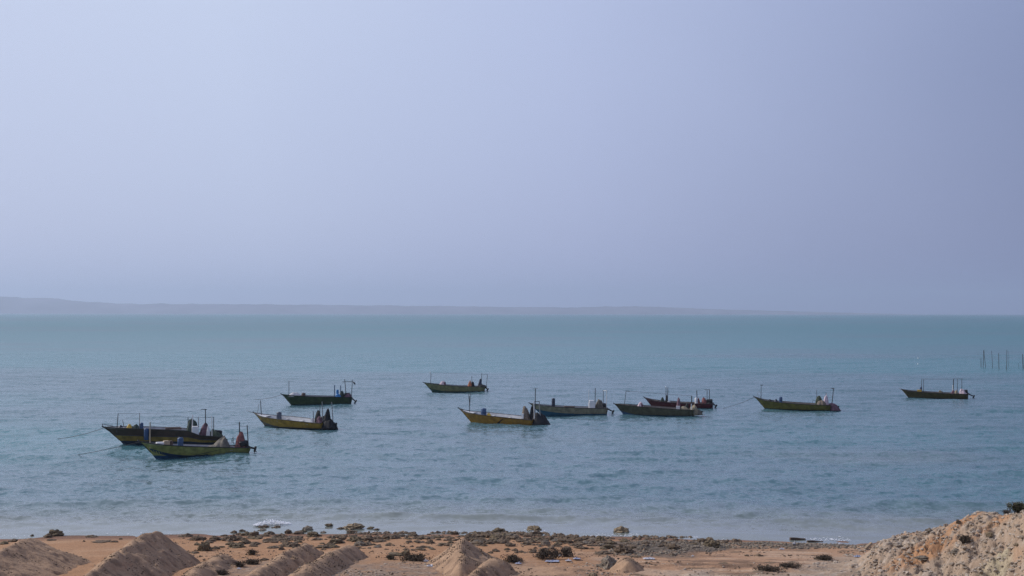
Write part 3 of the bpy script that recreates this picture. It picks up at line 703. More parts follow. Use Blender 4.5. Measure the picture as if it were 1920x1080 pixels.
# ------------------------------------------------------------------ boats
MT = dict(
 steel=mat('galvanised_pole', (.30, .30, .30), .5, .3, 3, metal=.3), dark=mat('dark_pole', (.045, .045, .05), .6, .3, 3), whitep=mat('white_pole', (.62, .62, .62), .5, .1, 3),
 black=mat('black_plastic', (.018, .019, .022), .5, .3, 6), liner=mat('white_liner', (.55, .56, .57), .6, .18, 2.2), lgrey=mat('grey_liner', (.36, .36, .37), .7, .2, 2.2), ldark=mat('worn_liner', (.16, .14, .13), .8, .3, 2.5),
 bdrum=mat('blue_drum', (.03, .075, .17), .45, .25, 4), bdrum2=mat('bright_blue_plastic', (.03, .19, .45), .45, .2, 4), slate=mat('slate_drum', (.085, .10, .13), .5, .25, 4), bdark=mat('navy_drum', (.022, .032, .06), .5, .25, 4),
 net=mat('fishing_net', (.21, .17, .135), .95, .5, 14, .04, 30), dnet=mat('dark_net', (.045, .045, .042), .95, .5, 14, .04, 30), gnet=mat('green_net', (.075, .095, .06), .95, .5, 14, .04, 30), bnet=mat('beige_net', (.32, .275, .19), .95, .35, 14, .04, 30),
 red=mat('faded_red_cloth', (.24, .085, .075), .9, .4, 5, .02, 12, col2=(.07, .045, .05)), purple=mat('purple_cloth', (.15, .085, .11), .9, .4, 5, .02, 12), pink=mat('pinkish_white_cloth', (.52, .42, .46), .9, .2, 5, .02, 12),
 tarp=mat('grey_brown_tarp', (.145, .13, .105), .85, .3, 4, .02, 10), tgreen=mat('dark_green_tarp', (.035, .055, .045), .85, .3, 4, .02, 10), tblack=mat('black_tarp', (.014, .014, .017), .85, .3, 4, .02, 10), orange=mat('orange_cloth', (.42, .17, .09), .9, .3, 5, .02, 12), white=mat('white_plastic', (.66, .67, .68), .45, .08, 4), pale=mat('pale_canvas', (.50, .49, .50), .85, .15, 4, .02, 10),
 yellow=mat('yellow_plastic', (.55, .36, .04), .5, .2, 4), card=mat('beige_box', (.42, .33, .23), .8, .2, 4), brown=mat('brown_box', (.10, .07, .06), .8, .3, 4), rope=mat('rope', (.16, .15, .13), .9, .2, 5), drope=mat('dark_rope', (.05, .05, .05), .9, .2, 5))

def lerpf(a, b, t): return a + (b - a) * t
class Boat:
    pass
def prof_gun(t): 
    return (1 - (1 - min(t / .46, 1)) ** 2.3) ** .9 * (1 - .10 * max(0, (t - .6) / .4) ** 1.5)
def boat(label, tip, bw, sw, st, gun, top, bot, trim, liner, B=.84, strake=None, wl_t=.16, band=None, stem='dark', roll=1.2):
    S0 = at(*bw).y / FPX
    b0 = at(*bw); s0 = at(*sw)
    d = (s0 - b0).normalized(); pr = Vector((-d.y, d.x, 0))
    if pr.y < 0: pr = -pr
    sc = s0 + pr * B * .70
    d = (sc - b0).normalized(); pr = Vector((-d.y, d.x, 0))
    if pr.y < 0: pr = -pr
    L = (sc - b0).length
    root = bpy.data.objects.new('fishing_boat', None); C.objects.link(root)
    org = b0.copy(); root.location = org; root.rotation_euler = (R(roll), 0, math.atan2(d.y, d.x))
    tag(root, label, 'boat', 'open fishing boats moored in the bay')
    Mi = Matrix.Rotation(-math.atan2(d.y, d.x), 4, 'Z') @ Matrix.Translation(-org)
    S = b0.y / FPX
    # local frame: x from stem foot to transom, y away from the camera, z up
    b = Boat(); b.root = root; b.L = L; b.B = B
    def wl_py(px): return bw[1] + (sw[1] - bw[1]) * (px - bw[0]) / (sw[0] - bw[0])
    def Sx(px): 
        k = (px - bw[0]) / (sw[0] - bw[0]); return lerpf(b0.y, sc.y, k) / FPX
    def loc(px, py=None, y=0.0):
        """local (x, z) for a spot of the photo on the boat's plane at lateral offset y"""
        dr = ray(px, wl_py(px) if py is None else py)
        p0 = org + pr * y; n = pr
        k = (p0 - Vector((0, 0, CAM_H))).dot(n) / dr.dot(n)
        return Mi @ (Vector((0, 0, CAM_H)) + dr * k)
    b.loc = loc
    xt, zt = loc(*tip).x, loc(*tip).z
    gp = [(xt, zt)]
    for g in gun:
        tt = (loc(*g, 0).x - xt) / (L - xt); y_ = -B * prof_gun(max(.02, tt)); q = loc(g[0], g[1], y_); gp.append((q.x, q.z))
    q = loc(*st, -B * .9); xs_, zs_ = L + .06, q.z
    gp = [p for p in gp if p[0] < xs_ - .1] + [(xs_, zs_)]
    gxs, gzs = zip(*gp)
    def gun_z(t): return float(np.interp(xt + t * (xs_ - xt), gxs, gzs))
    def smooth_z(t): return sum(gun_z(min(1, max(0, t + o))) for o in (-.04, -.02, 0, .02, .04)) / 5 if .04 < t < .96 else gun_z(t)
    b.gun_z = smooth_z; b.xt = xt; b.xs = xs_
    NT = 34
    ts = [(i / NT) ** 1.25 for i in range(NT + 1)]
    def P(t, v, side):
        """v: 0 keel, .25 waterline, 1 gunwale"""
        g = smooth_z(t); zk = -.28
        if v < .25:
            k = v / .25; z = zk + (0 - zk) * k; hb = B * (.12 + .58 * k ** .6)
        else:
            k = (v - .25) / .75; z = g * k; hb = B * (.70 + .30 * k ** .8)
        x0 = xt * max(0, z / zt) ** 1.12 if z > 0 else -z * .9
        x1 = L + .06 * max(0, z) / max(zs_, .1)
        x = x0 + (x1 - x0) * t
        sh = prof_gun(t) if v > .9 else lerpf(prof_gun(t) ** 1.9, prof_gun(t), max(0, (v - .25) / .75))
        return Vector((x, side * max(hb * sh, .012), z))
    b.P = P
    vs = [0, .12, .25, .25 + .75 * wl_t, .25 + .75 * (strake or .55), .82, 1.0]
    vs = sorted(vs)
    bm = bmesh.new()
    for side in (-1, 1):
        rows = [[bm.verts.new(P(t, v, side)) for v in vs] for t in ts]
        for i in range(NT):
            for j in range(len(vs) - 1):
                f = (rows[i][j], rows[i+1][j], rows[i+1][j+1], rows[i][j+1])
                fc = bm.faces.new(f if side < 0 else f[::-1]); fc.smooth = True
                tm = (ts[i] + ts[i+1]) / 2; vm = vs[j+1]
                lim = wl_t * (1.0 + 1.2 * max(0, 1 - tm / .35))
                cut = .25 + .75 * wl_t
                if vm <= cut + .001: fc.material_index = 1
                if strake and vm > .25 + .75 * strake + .001: fc.material_index = 2
    # transom
    tl = [bm.verts.new(P(1, v, -1)) for v in vs]; tr = [bm.verts.new(P(1, v, 1)) for v in vs]
    for j in range(len(vs) - 1):
        fc = bm.faces.new((tl[j], tr[j], tr[j+1], tl[j+1])); fc.material_index = 1 if vs[j+1] <= .25 + .75 * wl_t + .001 else 0
    bmesh.ops.remove_doubles(bm, verts=bm.verts, dist=.004)
    top = tuple(c * 1.15 for c in top)
    hm = mat('hull_paint', top, .55, .36, 2.2, spec=.35); hb_ = mat('bottom_paint', bot, .6, .25, 1.8); bd = mat('bulwark_paint', band or top, .6, .3, 2.5)
    obj('hull', bm, [hm, hb_, bd], root)
    # inside liner and sole
    bm = bmesh.new(); zf = .12
    for side in (-1, 1):
        rows = []
        for t in ts[2:]:
            o1 = P(t, 1, side); o2 = P(t, .45, side)
            i1 = Vector((o1.x - .0, o1.y - side * .05, o1.z + .004)); 
            if abs(i1.y) < .03: i1.y = side * .03
            fz = max(zf, o1.z - .62); i2 = Vector((o2.x, max(abs(o2.y) - .08, .02) * side, fz)); i3 = Vector((o2.x, 0, fz - .02))
            rows.append([bm.verts.new(i1), bm.verts.new(i2), bm.verts.new(i3)])
        for i in range(len(rows) - 1):
            for j in range(2):
                f = (rows[i][j], rows[i+1][j], rows[i+1][j+1], rows[i][j+1]); bm.faces.new(f if side > 0 else f[::-1])
    a = P(1, 1, -1); c = P(1, 1, 1); q = [bm.verts.new((L - .03, a.y + .05, zs_)), bm.verts.new((L - .03, c.y - .05, zs_)), bm.verts.new((L - .03, c.y * .75, zf)), bm.verts.new((L - .03, a.y * .75, zf))]
    bm.faces.new(q)
    obj('inner_liner', bm, MT[liner], root)
    # gunwale rail (near and far), transom rail
    bm = bmesh.new()
    for side in (-1, 1):
        pts = [P(t, 1, side) + Vector((0, 0, .012)) for t in ts]; tube_bm(bm, pts, .034, 6)
    tube_bm(bm, [P(1, 1, -1) + Vector((0, 0, .012)), P(1, 1, 1) + Vector((0, 0, .012))], .034, 6)
    tm_ = mat('gunwale_paint', trim, .6, .3, 3)
    obj('gunwale', bm, tm_, root)
    if strake:
        bm = bmesh.new()
        for side in (-1, 1): tube_bm(bm, [P(t, .25 + .75 * strake, side) * 1.0 + Vector((0, side * .01, 0)) for t in ts], .028, 5)
        obj('rubbing_strake', bm, MT['dark'], root)
    # stem head
    bm = bmesh.new(); pz = P(0, 1, 1); tube_bm(bm, [P(.02, .25, 1) * Vector((1, 0, 1)) if False else Vector((xt * .25, 0, zt * .3)), Vector((xt * .72, 0, zt * .78)), Vector((xt, 0, zt)), Vector((xt - .16, 0, zt + .10))], .035, 6, .05)
    obj('stem_post', bm, MT[stem] if stem in MT else tm_, root)
    # foredeck
    bm = bmesh.new(); rows = []
    for t in [k for k in ts if .02 < k < .17]:
        g = P(t, 1, 1); rows.append([bm.verts.new((g.x, -g.y + .03, g.z - .03)), bm.verts.new((g.x, 0, g.z + .01)), bm.verts.new((g.x, g.y - .03, g.z - .03))])
    for i in range(len(rows) - 1):
        for j in range(2): bm.faces.new((rows[i][j], rows[i+1][j], rows[i+1][j+1], rows[i][j+1]))
    ex = bmesh.ops.extrude_face_region(bm, geom=list(bm.faces))
    for v in [g for g in ex['geom'] if isinstance(g, bmesh.types.BMVert)]: v.co.z -= .03
    obj('foredeck', bm, MT[liner], root)
    for tt in (.38, .60, .80):                       # thwarts
        g = P(tt, 1, 1); bm = bmesh.new(); box_bm(bm, g.x, 0, max(g.z - .20, .2), .22, max(.2, 2 * g.y - .16), .035, .008); obj('thwart', bm, MT[liner], root)
    return b

def post(b, x_top, y_top, x_bot=None, y=0.0, m='dark', r=.026, name='pole', z_bot=None):
    r = r * 1.25
    """pole standing in the boat; x_bot / tops as seen in the photo"""
    x_bot = x_bot or x_top
    q = b.loc(x_top, y_top, y); xb = b.loc(x_bot, None, y).x
    tt = min(1, max(0, (xb - b.xt) / (b.xs - b.xt)))
    if z_bot is None: z_bot = max(.10, b.gun_z(tt) - .35)
    yb = math.copysign(min(abs(y), max(.02, b.B * prof_gun(tt) - .08)), y)
    bm = bmesh.new(); tube_bm(bm, [(xb, yb, z_bot), (q.x, y, q.z)], r, 7, r * .85)
    return obj(name, bm, MT[m], b.root)
def line(b, a, c, ya=0., yc=0., s=.05, m='drope', r=.012, name='rope'):
    r = r * (.62 if name == 'rope' else 1)
    p = b.loc(*a, ya); q = b.loc(*c, yc); bm = bmesh.new(); tube_bm(bm, sag(p, q, s), r, 5); return obj(name, bm, MT[m], b.root)
def mooring(b, px, py, s=.25):
    w = at(px, py); Mi = Matrix.Rotation(-b.root.rotation_euler.z, 4, 'Z') @ Matrix.Translation(-b.root.location); q = Mi @ w
    t = Vector((b.xt, 0, b.gun_z(0) - .03)); bm = bmesh.new(); tube_bm(bm, sag(t, q + Vector((0, 0, -.08)), s, 20), .018, 5); return obj('mooring_rope', bm, MT['drope'], b.root)
def lamp(b, px, py, y=0., m='white'):
    q = b.loc(px, py, y); bm = bmesh.new(); bmesh.ops.create_uvsphere(bm, u_segments=10, v_segments=8, radius=.075); bmesh.ops.transform(bm, matrix=Matrix.Translation(q) @ Matrix.Diagonal((1, 1, .8, 1)), verts=bm.verts)
    box_bm(bm, q.x, q.y, q.z - .075, .06, .06, .04); return obj('lamp', bm, MT[m], b.root)
def outboard(b, px0, px1, py1, y=0.0, cowl=True, m='black', cz=None):
    """motor tilted up: leg and propeller stick out aft, cowl inboard over the transom"""
    root = bpy.data.objects.new('outboard_motor', None); C.objects.link(root); root.parent = b.root
    z0 = b.gun_z(1) ; tail = b.loc(px1, py1, y); x0 = b.L
    root.location = (x0, y, z0)
    t = Vector((tail.x - x0, 0, tail.z - z0)); u = t.normalized(); a = math.atan2(-u.z, u.x); rot = Matrix.Rotation(a, 4, 'Y'); Lg = t.length
    bm = bmesh.new()
    tube_bm(bm, [Vector((-.12, 0, .12)), u * Lg * .35, u * Lg * .75], .085, 8, .06)
    box_bm(bm, u.x * Lg * .8, 0, u.z * Lg * .8, .05, .26, .16, .01, rot)                         # cavitation plate
    c = u * Lg * .86; box_bm(bm, c.x, 0, c.z, .16, .10, .34, .035, rot)
    box_bm(bm, -.03, 0, -.08, .12, .22, .34, .02)
    obj('leg_casing', bm, MT['black'], root)
    bm = bmesh.new(); hub = c + Vector((u.z, 0, -u.x)) * .12 if False else c + rot.to_3x3() @ Vector((0, 0, -.2))
    ax = rot.to_3x3() @ Vector((0, 0, 1))
    for k in range(3):
        an = k * 2.094; v1 = rot.to_3x3() @ Vector((math.cos(an), math.sin(an), 0)); v2 = ax.cross(v1)
        pts = [hub, hub + v1 * .08 + v2 * .05 + ax * .02, hub + v1 * .17 + v2 * .03 + ax * .03, hub + v1 * .17 - v2 * .04 - ax * .02, hub + v1 * .07 - v2 * .05 - ax * .02]
        lo_ = [bm.verts.new(p) for p in pts]; hi_ = [bm.verts.new(p + ax * .012) for p in pts]
        bm.faces.new(lo_[::-1]); bm.faces.new(hi_)
        for i in range(5): bm.faces.new((lo_[i], lo_[(i+1) % 5], hi_[(i+1) % 5], hi_[i]))
    tube_bm(bm, [hub - ax * .07, hub + ax * .09], .045, 8)
    obj('propeller', bm, MT['black'], root)
    if cowl:
        bm = bmesh.new(); c = Vector((-.30, 0, .26)); box_bm(bm, c.x, 0, c.z, .62, .36, .40, .10, Matrix.Rotation(a * .5 - .35, 4, 'Y'))
        for f in bm.faces: f.smooth = True
        obj('cowl', bm, MT[m], root)
        bm = bmesh.new(); tube_bm(bm, [(-.5, 0, .16), (-.85, .04, .10), (-1.02, .05, .12)], .025, 6); obj('tiller', bm, MT['black'], root)
    return root
BL = {}
def thing_at(b, name, me, m, label, cat, px, y, z=None, smooth=True, group=None):
    """an item aboard, standing on the sole of the boat: top-level, in world space"""
    q = b.loc(px, None, y); zz = .13 if z is None else z
    w = b.root.matrix_basis @ Vector((q.x, y, zz))
    o = obj(name, me, MT[m] if isinstance(m, str) else m, loc=w, smooth=smooth); o.rotation_euler = (0, 0, b.root.rotation_euler.z); tag(o, label, cat, group); return o
def heap(w, d, h, seed, px_=0.0, p=1.6, folds=.16, mound=0, lean=0):
    """draped cloth or net heap: ring grid with folds; px_ = peak offset along x"""
    bm = bmesh.new(); NR, NA = 12, 36; prev = None; o = Vector((seed * 3.3, seed * 1.7, 0))
    top = bm.verts.new((px_ * w, 0, h)); rings = []
    for i in range(1, NR + 1):
        r = i / NR; ring = []
        for k in range(NA):
            a = 2 * math.pi * k / NA; f = 1 + folds * (r ** .7) * mnoise.noise(Vector((math.cos(a) * 2.6, math.sin(a) * 2.6, seed))) * 1.6 + folds * .6 * r * math.sin(a * 9 + seed) * .6
            x = math.cos(a) * w / 2 * r * f + px_ * w * (1 - r); y = math.sin(a) * d / 2 * r * f
            z = h * (.72 * (1 - r ** (p * 1.5)) + .28 * (1 - r ** 1.2)) * (1 + .28 * mnoise.noise(Vector((x * 3.1, y * 3.1, seed * 2.1))) + .12 * mnoise.noise(Vector((x * 9, y * 9, seed))))
            ring.append(bm.verts.new((x, y, max(z, 0))))
        rings.append(ring)
    for k in range(NA): bm.faces.new((top, rings[0][k], rings[0][(k+1) % NA]))
    for i in range(NR - 1):
        for k in range(NA): bm.faces.new((rings[i][k], rings[i+1][k], rings[i+1][(k+1) % NA], rings[i][(k+1) % NA]))
    bm.faces.new(rings[-1][::-1])
    return bm
def drum_bm(r, h, tilt=0):
    bm = bmesh.new(); pr_ = [(0, .0), (.92, 0), (1, .04), (1, .30), (1.05, .33), (1, .36), (1, .64), (1.05, .67), (1, .70), (1, .93), (.9, 1.0), (.35, 1.0), (.33, 1.04), (0, 1.04)]
    NA = 18; rings = [[bm.verts.new((math.cos(2*math.pi*k/NA) * r * a, math.sin(2*math.pi*k/NA) * r * a, z * h)) for k in range(NA)] if a > 0 else [bm.verts.new((0, 0, z * h))] for a, z in pr_]
    for i in range(len(rings) - 1):
        A, B_ = rings[i], rings[i+1]
        for k in range(NA):
            k2 = (k+1) % NA
            if len(A) == 1: bm.faces.new((A[0], B_[k2], B_[k]))
            elif len(B_) == 1: bm.faces.new((A[k], A[k2], B_[0]))
            else: bm.faces.new((A[k], A[k2], B_[k2], B_[k]))
    return bm
def crate_bm(w, d, h, wall=.025):
    bm = bmesh.new(); box_bm(bm, 0, 0, .02, w, d, .04, .005)
    for sx in (-1, 1): box_bm(bm, sx * (w/2 - wall/2), 0, h/2 + .02, wall, d, h, .005)
    for sy in (-1, 1): box_bm(bm, 0, sy * (d/2 - wall/2), h/2 + .02, w - 2*wall - .004, wall, h, .005)
    box_bm(bm, 0, 0, h + .035, w * 1.03, d * 1.03, .03, .008)
    return bm
def console_bm(w, d, h):
    bm = bmesh.new(); box_bm(bm, 0, 0, h * .42, w, d, h * .84, .03); box_bm(bm, -.02, 0, h * .90, w * .84, d * .9, h * .16, .03); return bm
def drum(b, px, py_top, wpx, m, label, y=0., tilt=0):
    S = b.root.location.y / FPX; top = b.loc(px, py_top, y).z; z0 = max(.13, top - .85); r = wpx * S * .5
    return thing_at(b, 'plastic_drum', drum_bm(r, top - z0), m, label, 'drum', px, y, z0, group='drums aboard the boats')
def cloth(b, px, py_top, wpx, m, label, y=0., peak=0., p=1.5, seed=1, name='tarp', cat='tarp', d=1.1, folds=.16, z0=None, aboard=True):
    S = b.root.location.y / FPX; q = b.loc(px, py_top, y); t = (q.x - b.xt) / (b.xs - b.xt); zz = z0 if z0 is not None else max(.13, (b.gun_z(min(1, max(0, t))) - .12) if aboard else .13)
    return thing_at(b, name, heap(wpx * S * 1.05, d, q.z - zz, seed, peak, p, folds), m, label, cat, px, y, zz)
def box_item(b, px, py_top, wpx, m, label, y=0., d=.45, kind='crate', hpx=None, cat='box', name='box'):
    S = b.root.location.y / FPX; top = b.loc(px, py_top, y).z; z0 = .13 if hpx is None else top - hpx * S
    f = crate_bm if kind == 'crate' else console_bm
    return thing_at(b, name, f(wpx * S, d, top - z0 - (.05 if kind == 'crate' else 0)), m, label, cat, px, y, z0, smooth=False)
def stripe(b, t0, v0, t1, v1, w0, w1, m, name='painted_stripe', bend=0.):
    bm = bmesh.new(); rows = []; n = 16
    for i in range(n + 1):
        k = i / n; t = lerpf(t0, t1, k); v = lerpf(v0, v1, k) + bend * 4 * k * (1 - k); w = lerpf(w0, w1, k) / 2
        rows.append([bm.verts.new(b.P(t, v + s * w, -1) + Vector((0, -.006, 0))) for s in (-1, 0, 1)])
    for i in range(n):
        for j in range(2): bm.faces.new((rows[i][j], rows[i+1][j], rows[i+1][j+1], rows[i][j+1]))
    return obj(name, bm, m, b.root)

# B1: big brown boat behind, far left
b = boat('large brown and ochre fishing boat with white console, behind the olive one at left', (195, 801.5), (233, 835), (415, 833), (415, 820), [(204, 801.5), (235, 803), (270, 804.5), (310, 806), (354, 808), (361, 816), (385, 817.5), (400, 818.5)],
         (.24, .165, .035), (.014, .026, .05), (.03, .025, .02), 'lgrey', B=.98, strake=.58, wl_t=.26, band=(.062, .04, .026))
post(b, 221.5, 775, 218.5, -.35); post(b, 262, 774, 260.5, .1, m='steel'); post(b, 230, 788, 234, .2, r=.02); line(b, (221, 775), (262, 775), -.35, .1, .0, r=.015)
post(b, 361, 778, 360, -.3, m='whitep', r=.035); post(b, 352.5, 782, 352, .4); post(b, 372, 782, 372, .3, m='steel'); post(b, 385, 767, 385.5, .2, r=.032); line(b, (377, 767.5), (388, 767.5), .2, .2, 0, r=.02, name='crossbar')
post(b, 397, 780, 397.5, -.5, m='whitep', r=.03); post(b, 400.5, 782, 400.5, .5); line(b, (300, 780), (400, 783), .1, .1, .02, r=.014); line(b, (262, 775), (385, 768), .1, .2, .12, r=.009); line(b, (222, 789), (258, 776), -.1, .1, .04, r=.01)
drum(b, 265, 793, 7, 'bdrum', 'blue plastic drum standing by the second pole of the large brown boat', .25)
drum(b, 274, 803, 8.5, 'bdrum', 'blue drum hung over the near side of the large brown boat', -1.16)
cloth(b, 242, 795, 11, 'yellow', 'yellow oilskin heap in the bow of the large brown boat', .0, 0.05, 2.2, 2, name='oilskin', cat='oilskin', d=.5)
cloth(b, 253, 795, 15, 'tgreen', 'dark green tarp beside the yellow heap on the large brown boat', .1, .2, 1.5, 3, d=.8)
cloth(b, 226, 797, 10, 'bdark', 'dark blue bundle nearest the bow of the large brown boat', .1, .1, 1.6, 4, d=.5, name='bundle', cat='bundle')
box_item(b, 366, 798.5, 13, 'white', 'white steering console on the large brown boat', -.62, .5, 'console', 19, name='console', cat='console')
cloth(b, 361, 785, 21, 'tgreen', 'dark green draped tarp behind the white console of the large brown boat', .35, -.05, 3.0, 5, d=.9)
cloth(b, 383, 795, 17, 'purple', 'greyish purple cloth heap aft of the white console', .3, .15, 1.6, 6, d=.8, name='cloth_heap', cat='cloth')
cloth(b, 404, 805, 26, 'gnet', 'green fishing net heaped on the stern of the large brown boat', .1, -.15, 1.5, 7, name='fishing_net', cat='fishing net', d=1.3)
cloth(b, 390, 799, 8, 'white', 'small white bag beside the console of the large brown boat', -.1, 0, 2, 8, d=.4, name='bag', cat='bag')
box_item(b, 325, 801, 30, 'brown', 'long dark hatch board laid amidships on the large brown boat', .2, .5, 'console', 4, cat='board', name='hatch_board')
outboard(b, 410, 424, 828, .2)
mooring(b, 108, 824, .12)
# anchor at the bow
bm = bmesh.new(); q = b.loc(197, 801, 0); tube_bm(bm, [q + Vector((-.25, 0, .25)), q + Vector((.6, 0, .06))], .022, 6)
for s_ in (-1, 1): tube_bm(bm, [q + Vector((-.22, 0, .22)), q + Vector((-.12, s_ * .16, .02)), q + Vector((.05, s_ * .22, .05))], .02, 6, .01)
tube_bm(bm, [q + Vector((.45, -.2, .12)), q + Vector((.45, .2, .12))], .018, 6)
obj('anchor', bm, MT['black'], b.root)

# B2 olive front left
b = boat('olive green fishing boat with navy underside, nearest the beach at far left', (262, 828), (289, 857), (466, 850.5), (468, 839.5), [(272, 830.5), (285, 832.5), (300, 834.5), (340, 837), (380, 838.2), (420, 839), (450, 839.5)],
         (.25, .255, .08), (.010, .055, .12), (.03, .03, .025), 'lgrey', B=.84, wl_t=.10)
stripe(b, .02, .62, .55, .30, .20, .16, mat('navy_paint', (.012, .035, .075), .6, .25, 2), bend=-.20); stripe(b, .42, .34, .74, .93, .05, .02, MT['dark'], bend=-.05)
post(b, 281, 791.5, 281, -.1, m='card', r=.035); post(b, 448.5, 791, 449, .1, r=.035); post(b, 463, 797, 466, -.3, r=.032); line(b, (280.5, 792), (448, 795), -.1, .1, .25, r=.008); line(b, (448, 799), (463, 799), .1, -.3, 0, r=.014); line(b, (282, 797), (290, 799), -.1, -.1, 0, r=.012)
box_item(b, 299.5, 829, 13, 'white', 'flat white box on the foredeck of the olive boat', .0, .4, 'crate', 5)
box_item(b, 311.5, 826, 11, 'card', 'beige box next to the flat white one on the olive boat', .0, .4, 'console', 8)
box_item(b, 320.5, 826, 6, 'brown', 'dark brown box aft of the beige one on the olive boat', .05, .35, 'console', 8)
drum(b, 338, 821, 11, 'bdrum', 'dark blue drum amidships on the olive boat', .1)
cloth(b, 413, 819, 34, 'tarp', 'grey-brown tarp raised to a tent on the stern of the olive boat', .0, .25, 1.15, 11, d=1.3, folds=.1)
cloth(b, 451, 809, 22, 'red', 'faded red cloth draped over the motor head of the olive boat', .05, -.03, 1.7, 12, d=.75, z0=.3, name='motor_cover', cat='cover')
cloth(b, 398, 833, 22, 'tarp', 'low fold of tarp at left of the tented one on the olive boat', .0, .3, 1.4, 13, d=1.0)
bm = bmesh.new(); bmesh.ops.create_circle(bm, segments=3, radius=.01); bm.free()
bm = bmesh.new(); q = b.loc(436, 825, .1); tube_bm(bm, [q + Vector((math.cos(a) * .05, math.sin(a) * .19, math.cos(a) * .19)) for a in [k * 2*math.pi/16 for k in range(17)]], .018, 5); tube_bm(bm, [q, q + Vector((.12, 0, -.35))], .02, 5)
obj('steering_wheel', bm, MT['black'], b.root)
outboard(b, 466, 481, 841.5, -.15); mooring(b, 112, 858, .05)

# B3 ochre, white inside
b = boat('ochre fishing boat with bright white interior, in front of the dark green one', (478, 774), (496, 798.5), (600, 804), (603, 792.5), [(486, 779), (500, 782), (530, 785.8), (560, 789), (590, 792)],
         (.30, .185, .03), (.04, .05, .055), (.03, .025, .02), 'liner', B=.92, wl_t=.12, roll=4.5)
stripe(b, .0, .5, .6, .3, .22, .05, mat('slate_paint', (.06, .07, .08), .6, .25, 2), bend=-.12)
post(b, 490.5, 750, 491, .0, r=.03); post(b, 487.5, 756, 483, .0, m='rope', r=.014, z_bot=.9); post(b, 588.5, 770, 588.5, -.3); post(b, 601.5, 760, 600, .2); post(b, 606, 752.5, 605.5, -.1, m='steel', r=.034); post(b, 624, 753.5, 625, .0, m='steel', r=.034, z_bot=.4); line(b, (606, 753), (624, 754), -.1, 0, .06, r=.012)
drum(b, 523.5, 773, 9.5, 'slate', 'slate grey drum in the bow half of the ochre white-lined boat', .2)
cloth(b, 596, 770, 12, 'dnet', 'dark net bundle by the poles of the ochre white-lined boat', .2, 0, 2.5, 21, d=.6, name='fishing_net', cat='fishing net')
cloth(b, 613, 770, 16, 'tblack', 'black peaked cover over the tilted motor of the ochre white-lined boat', .0, .12, 2.2, 22, d=.8, z0=.1, name='motor_cover', cat='cover')
cloth(b, 600, 781, 14, 'purple', 'dull cloth heap at the stern of the ochre white-lined boat', -.1, 0, 1.8, 23, d=.7, name='cloth_heap', cat='cloth')
cloth(b, 618, 786, 30, 'tblack', 'black tarp hanging over the stern of the ochre white-lined boat', .0, -.1, 2.6, 24, d=1.4, z0=-.05)
box_item(b, 586, 783, 4, 'white', 'small white box by the near rail of the ochre white-lined boat', -.4, .3, 'crate', 8)
outboard(b, 610, 634, 797, .1); mooring(b, 462, 781, .02)

# B4 dark green
b = boat('dark green fishing boat with bright blue plastic at the stern', (528.5, 739.5), (545, 759), (658, 757), (660, 745), [(536, 741), (550, 742), (575, 743.3), (600, 744), (640, 744.7)],
         (.045, .07, .028), (.022, .035, .018), (.02, .025, .02), 'lgrey', B=.86, wl_t=.08)
stripe(b, .0, .45, .012, .95, .5, .1, MT['card'], name='stem_trim')
post(b, 541.5, 714, 541.5, 0); post(b, 627, 722, 627.5, -.2, m='bdrum', r=.045); post(b, 638.5, 722.5, 638.5, .2, m='bdrum', r=.04); post(b, 646, 711, 649.5, .0, r=.035); post(b, 660.5, 712, 658.5, .1, r=.03); line(b, (642, 716), (662, 715.5), 0, .1, 0, r=.03, name='crossbar'); line(b, (542, 715), (645, 716.5), 0, 0, .12, r=.008)
q = b.loc(664, 718.5, .1); bm = bmesh.new(); box_bm(bm, q.x, q.y, q.z, .32, .2, .14, .02, Matrix.Rotation(.9, 4, 'Y')); obj('floodlight', bm, MT['black'], b.root)
cloth(b, 551, 736, 26, 'pale', 'pale canvas over the foredeck of the dark green boat', .0, .15, 1.8, 31, d=1.0, folds=.08)
drum(b, 569, 737, 7.5, 'brown', 'brown drum behind the pale canvas on the dark green boat', .0)
drum(b, 632.5, 731, 5, 'bdrum2', 'tall bright blue container at the stern of the dark green boat', -.1)
cloth(b, 634, 738, 11, 'bdrum2', 'bright blue plastic sheet around the blue container on the dark green boat', -.25, 0, 3, 32, d=.5, name='plastic_sheet', cat='sheet')
cloth(b, 641, 731.5, 9, 'tgreen', 'dark green bundle right of the blue container', .2, 0, 2.6, 33, d=.5, name='bundle', cat='bundle')
cloth(b, 652, 737, 15, 'purple', 'dull purple cloth over the motor of the dark green boat', .0, .1, 2, 34, d=.7, name='motor_cover', cat='cover')
outboard(b, 660, 669, 754, .1); mooring(b, 478, 751, .12)

# B5 centre far
b = boat('pale olive fishing boat moored farthest out, alone above centre', (795, 717.5), (810, 735), (908, 734.5), (912, 725.5), [(803, 719), (815, 720.5), (840, 723), (860, 724.3), (890, 725)],
         (.22, .21, .10), (.02, .055, .035), (.03, .03, .025), 'lgrey', B=.86, wl_t=.12)
stripe(b, .0, .5, .5, .3, .25, .06, mat('green_paint', (.025, .07, .045), .6, .25, 2), bend=-.14)
post(b, 808, 699.5, 807, 0, r=.028); lamp(b, 806.5, 698, 0); post(b, 884.5, 705, 884.5, 0); post(b, 903, 700, 902.5, .2); post(b, 914, 701, 911.5, -.1, z_bot=.4); line(b, (812, 699), (914, 702), 0, -.1, .03, r=.016); line(b, (903, 701.5), (914, 701.5), .2, -.1, 0, r=.014)
cloth(b, 830, 714.5, 13, 'pink', 'pinkish white bundle in the bow of the farthest centre boat', .0, .1, 2, 41, d=.6, name='bundle', cat='bundle')
drum(b, 833.5, 716.5, 5, 'purple', 'dull round drum beside the pinkish bundle', -.1)
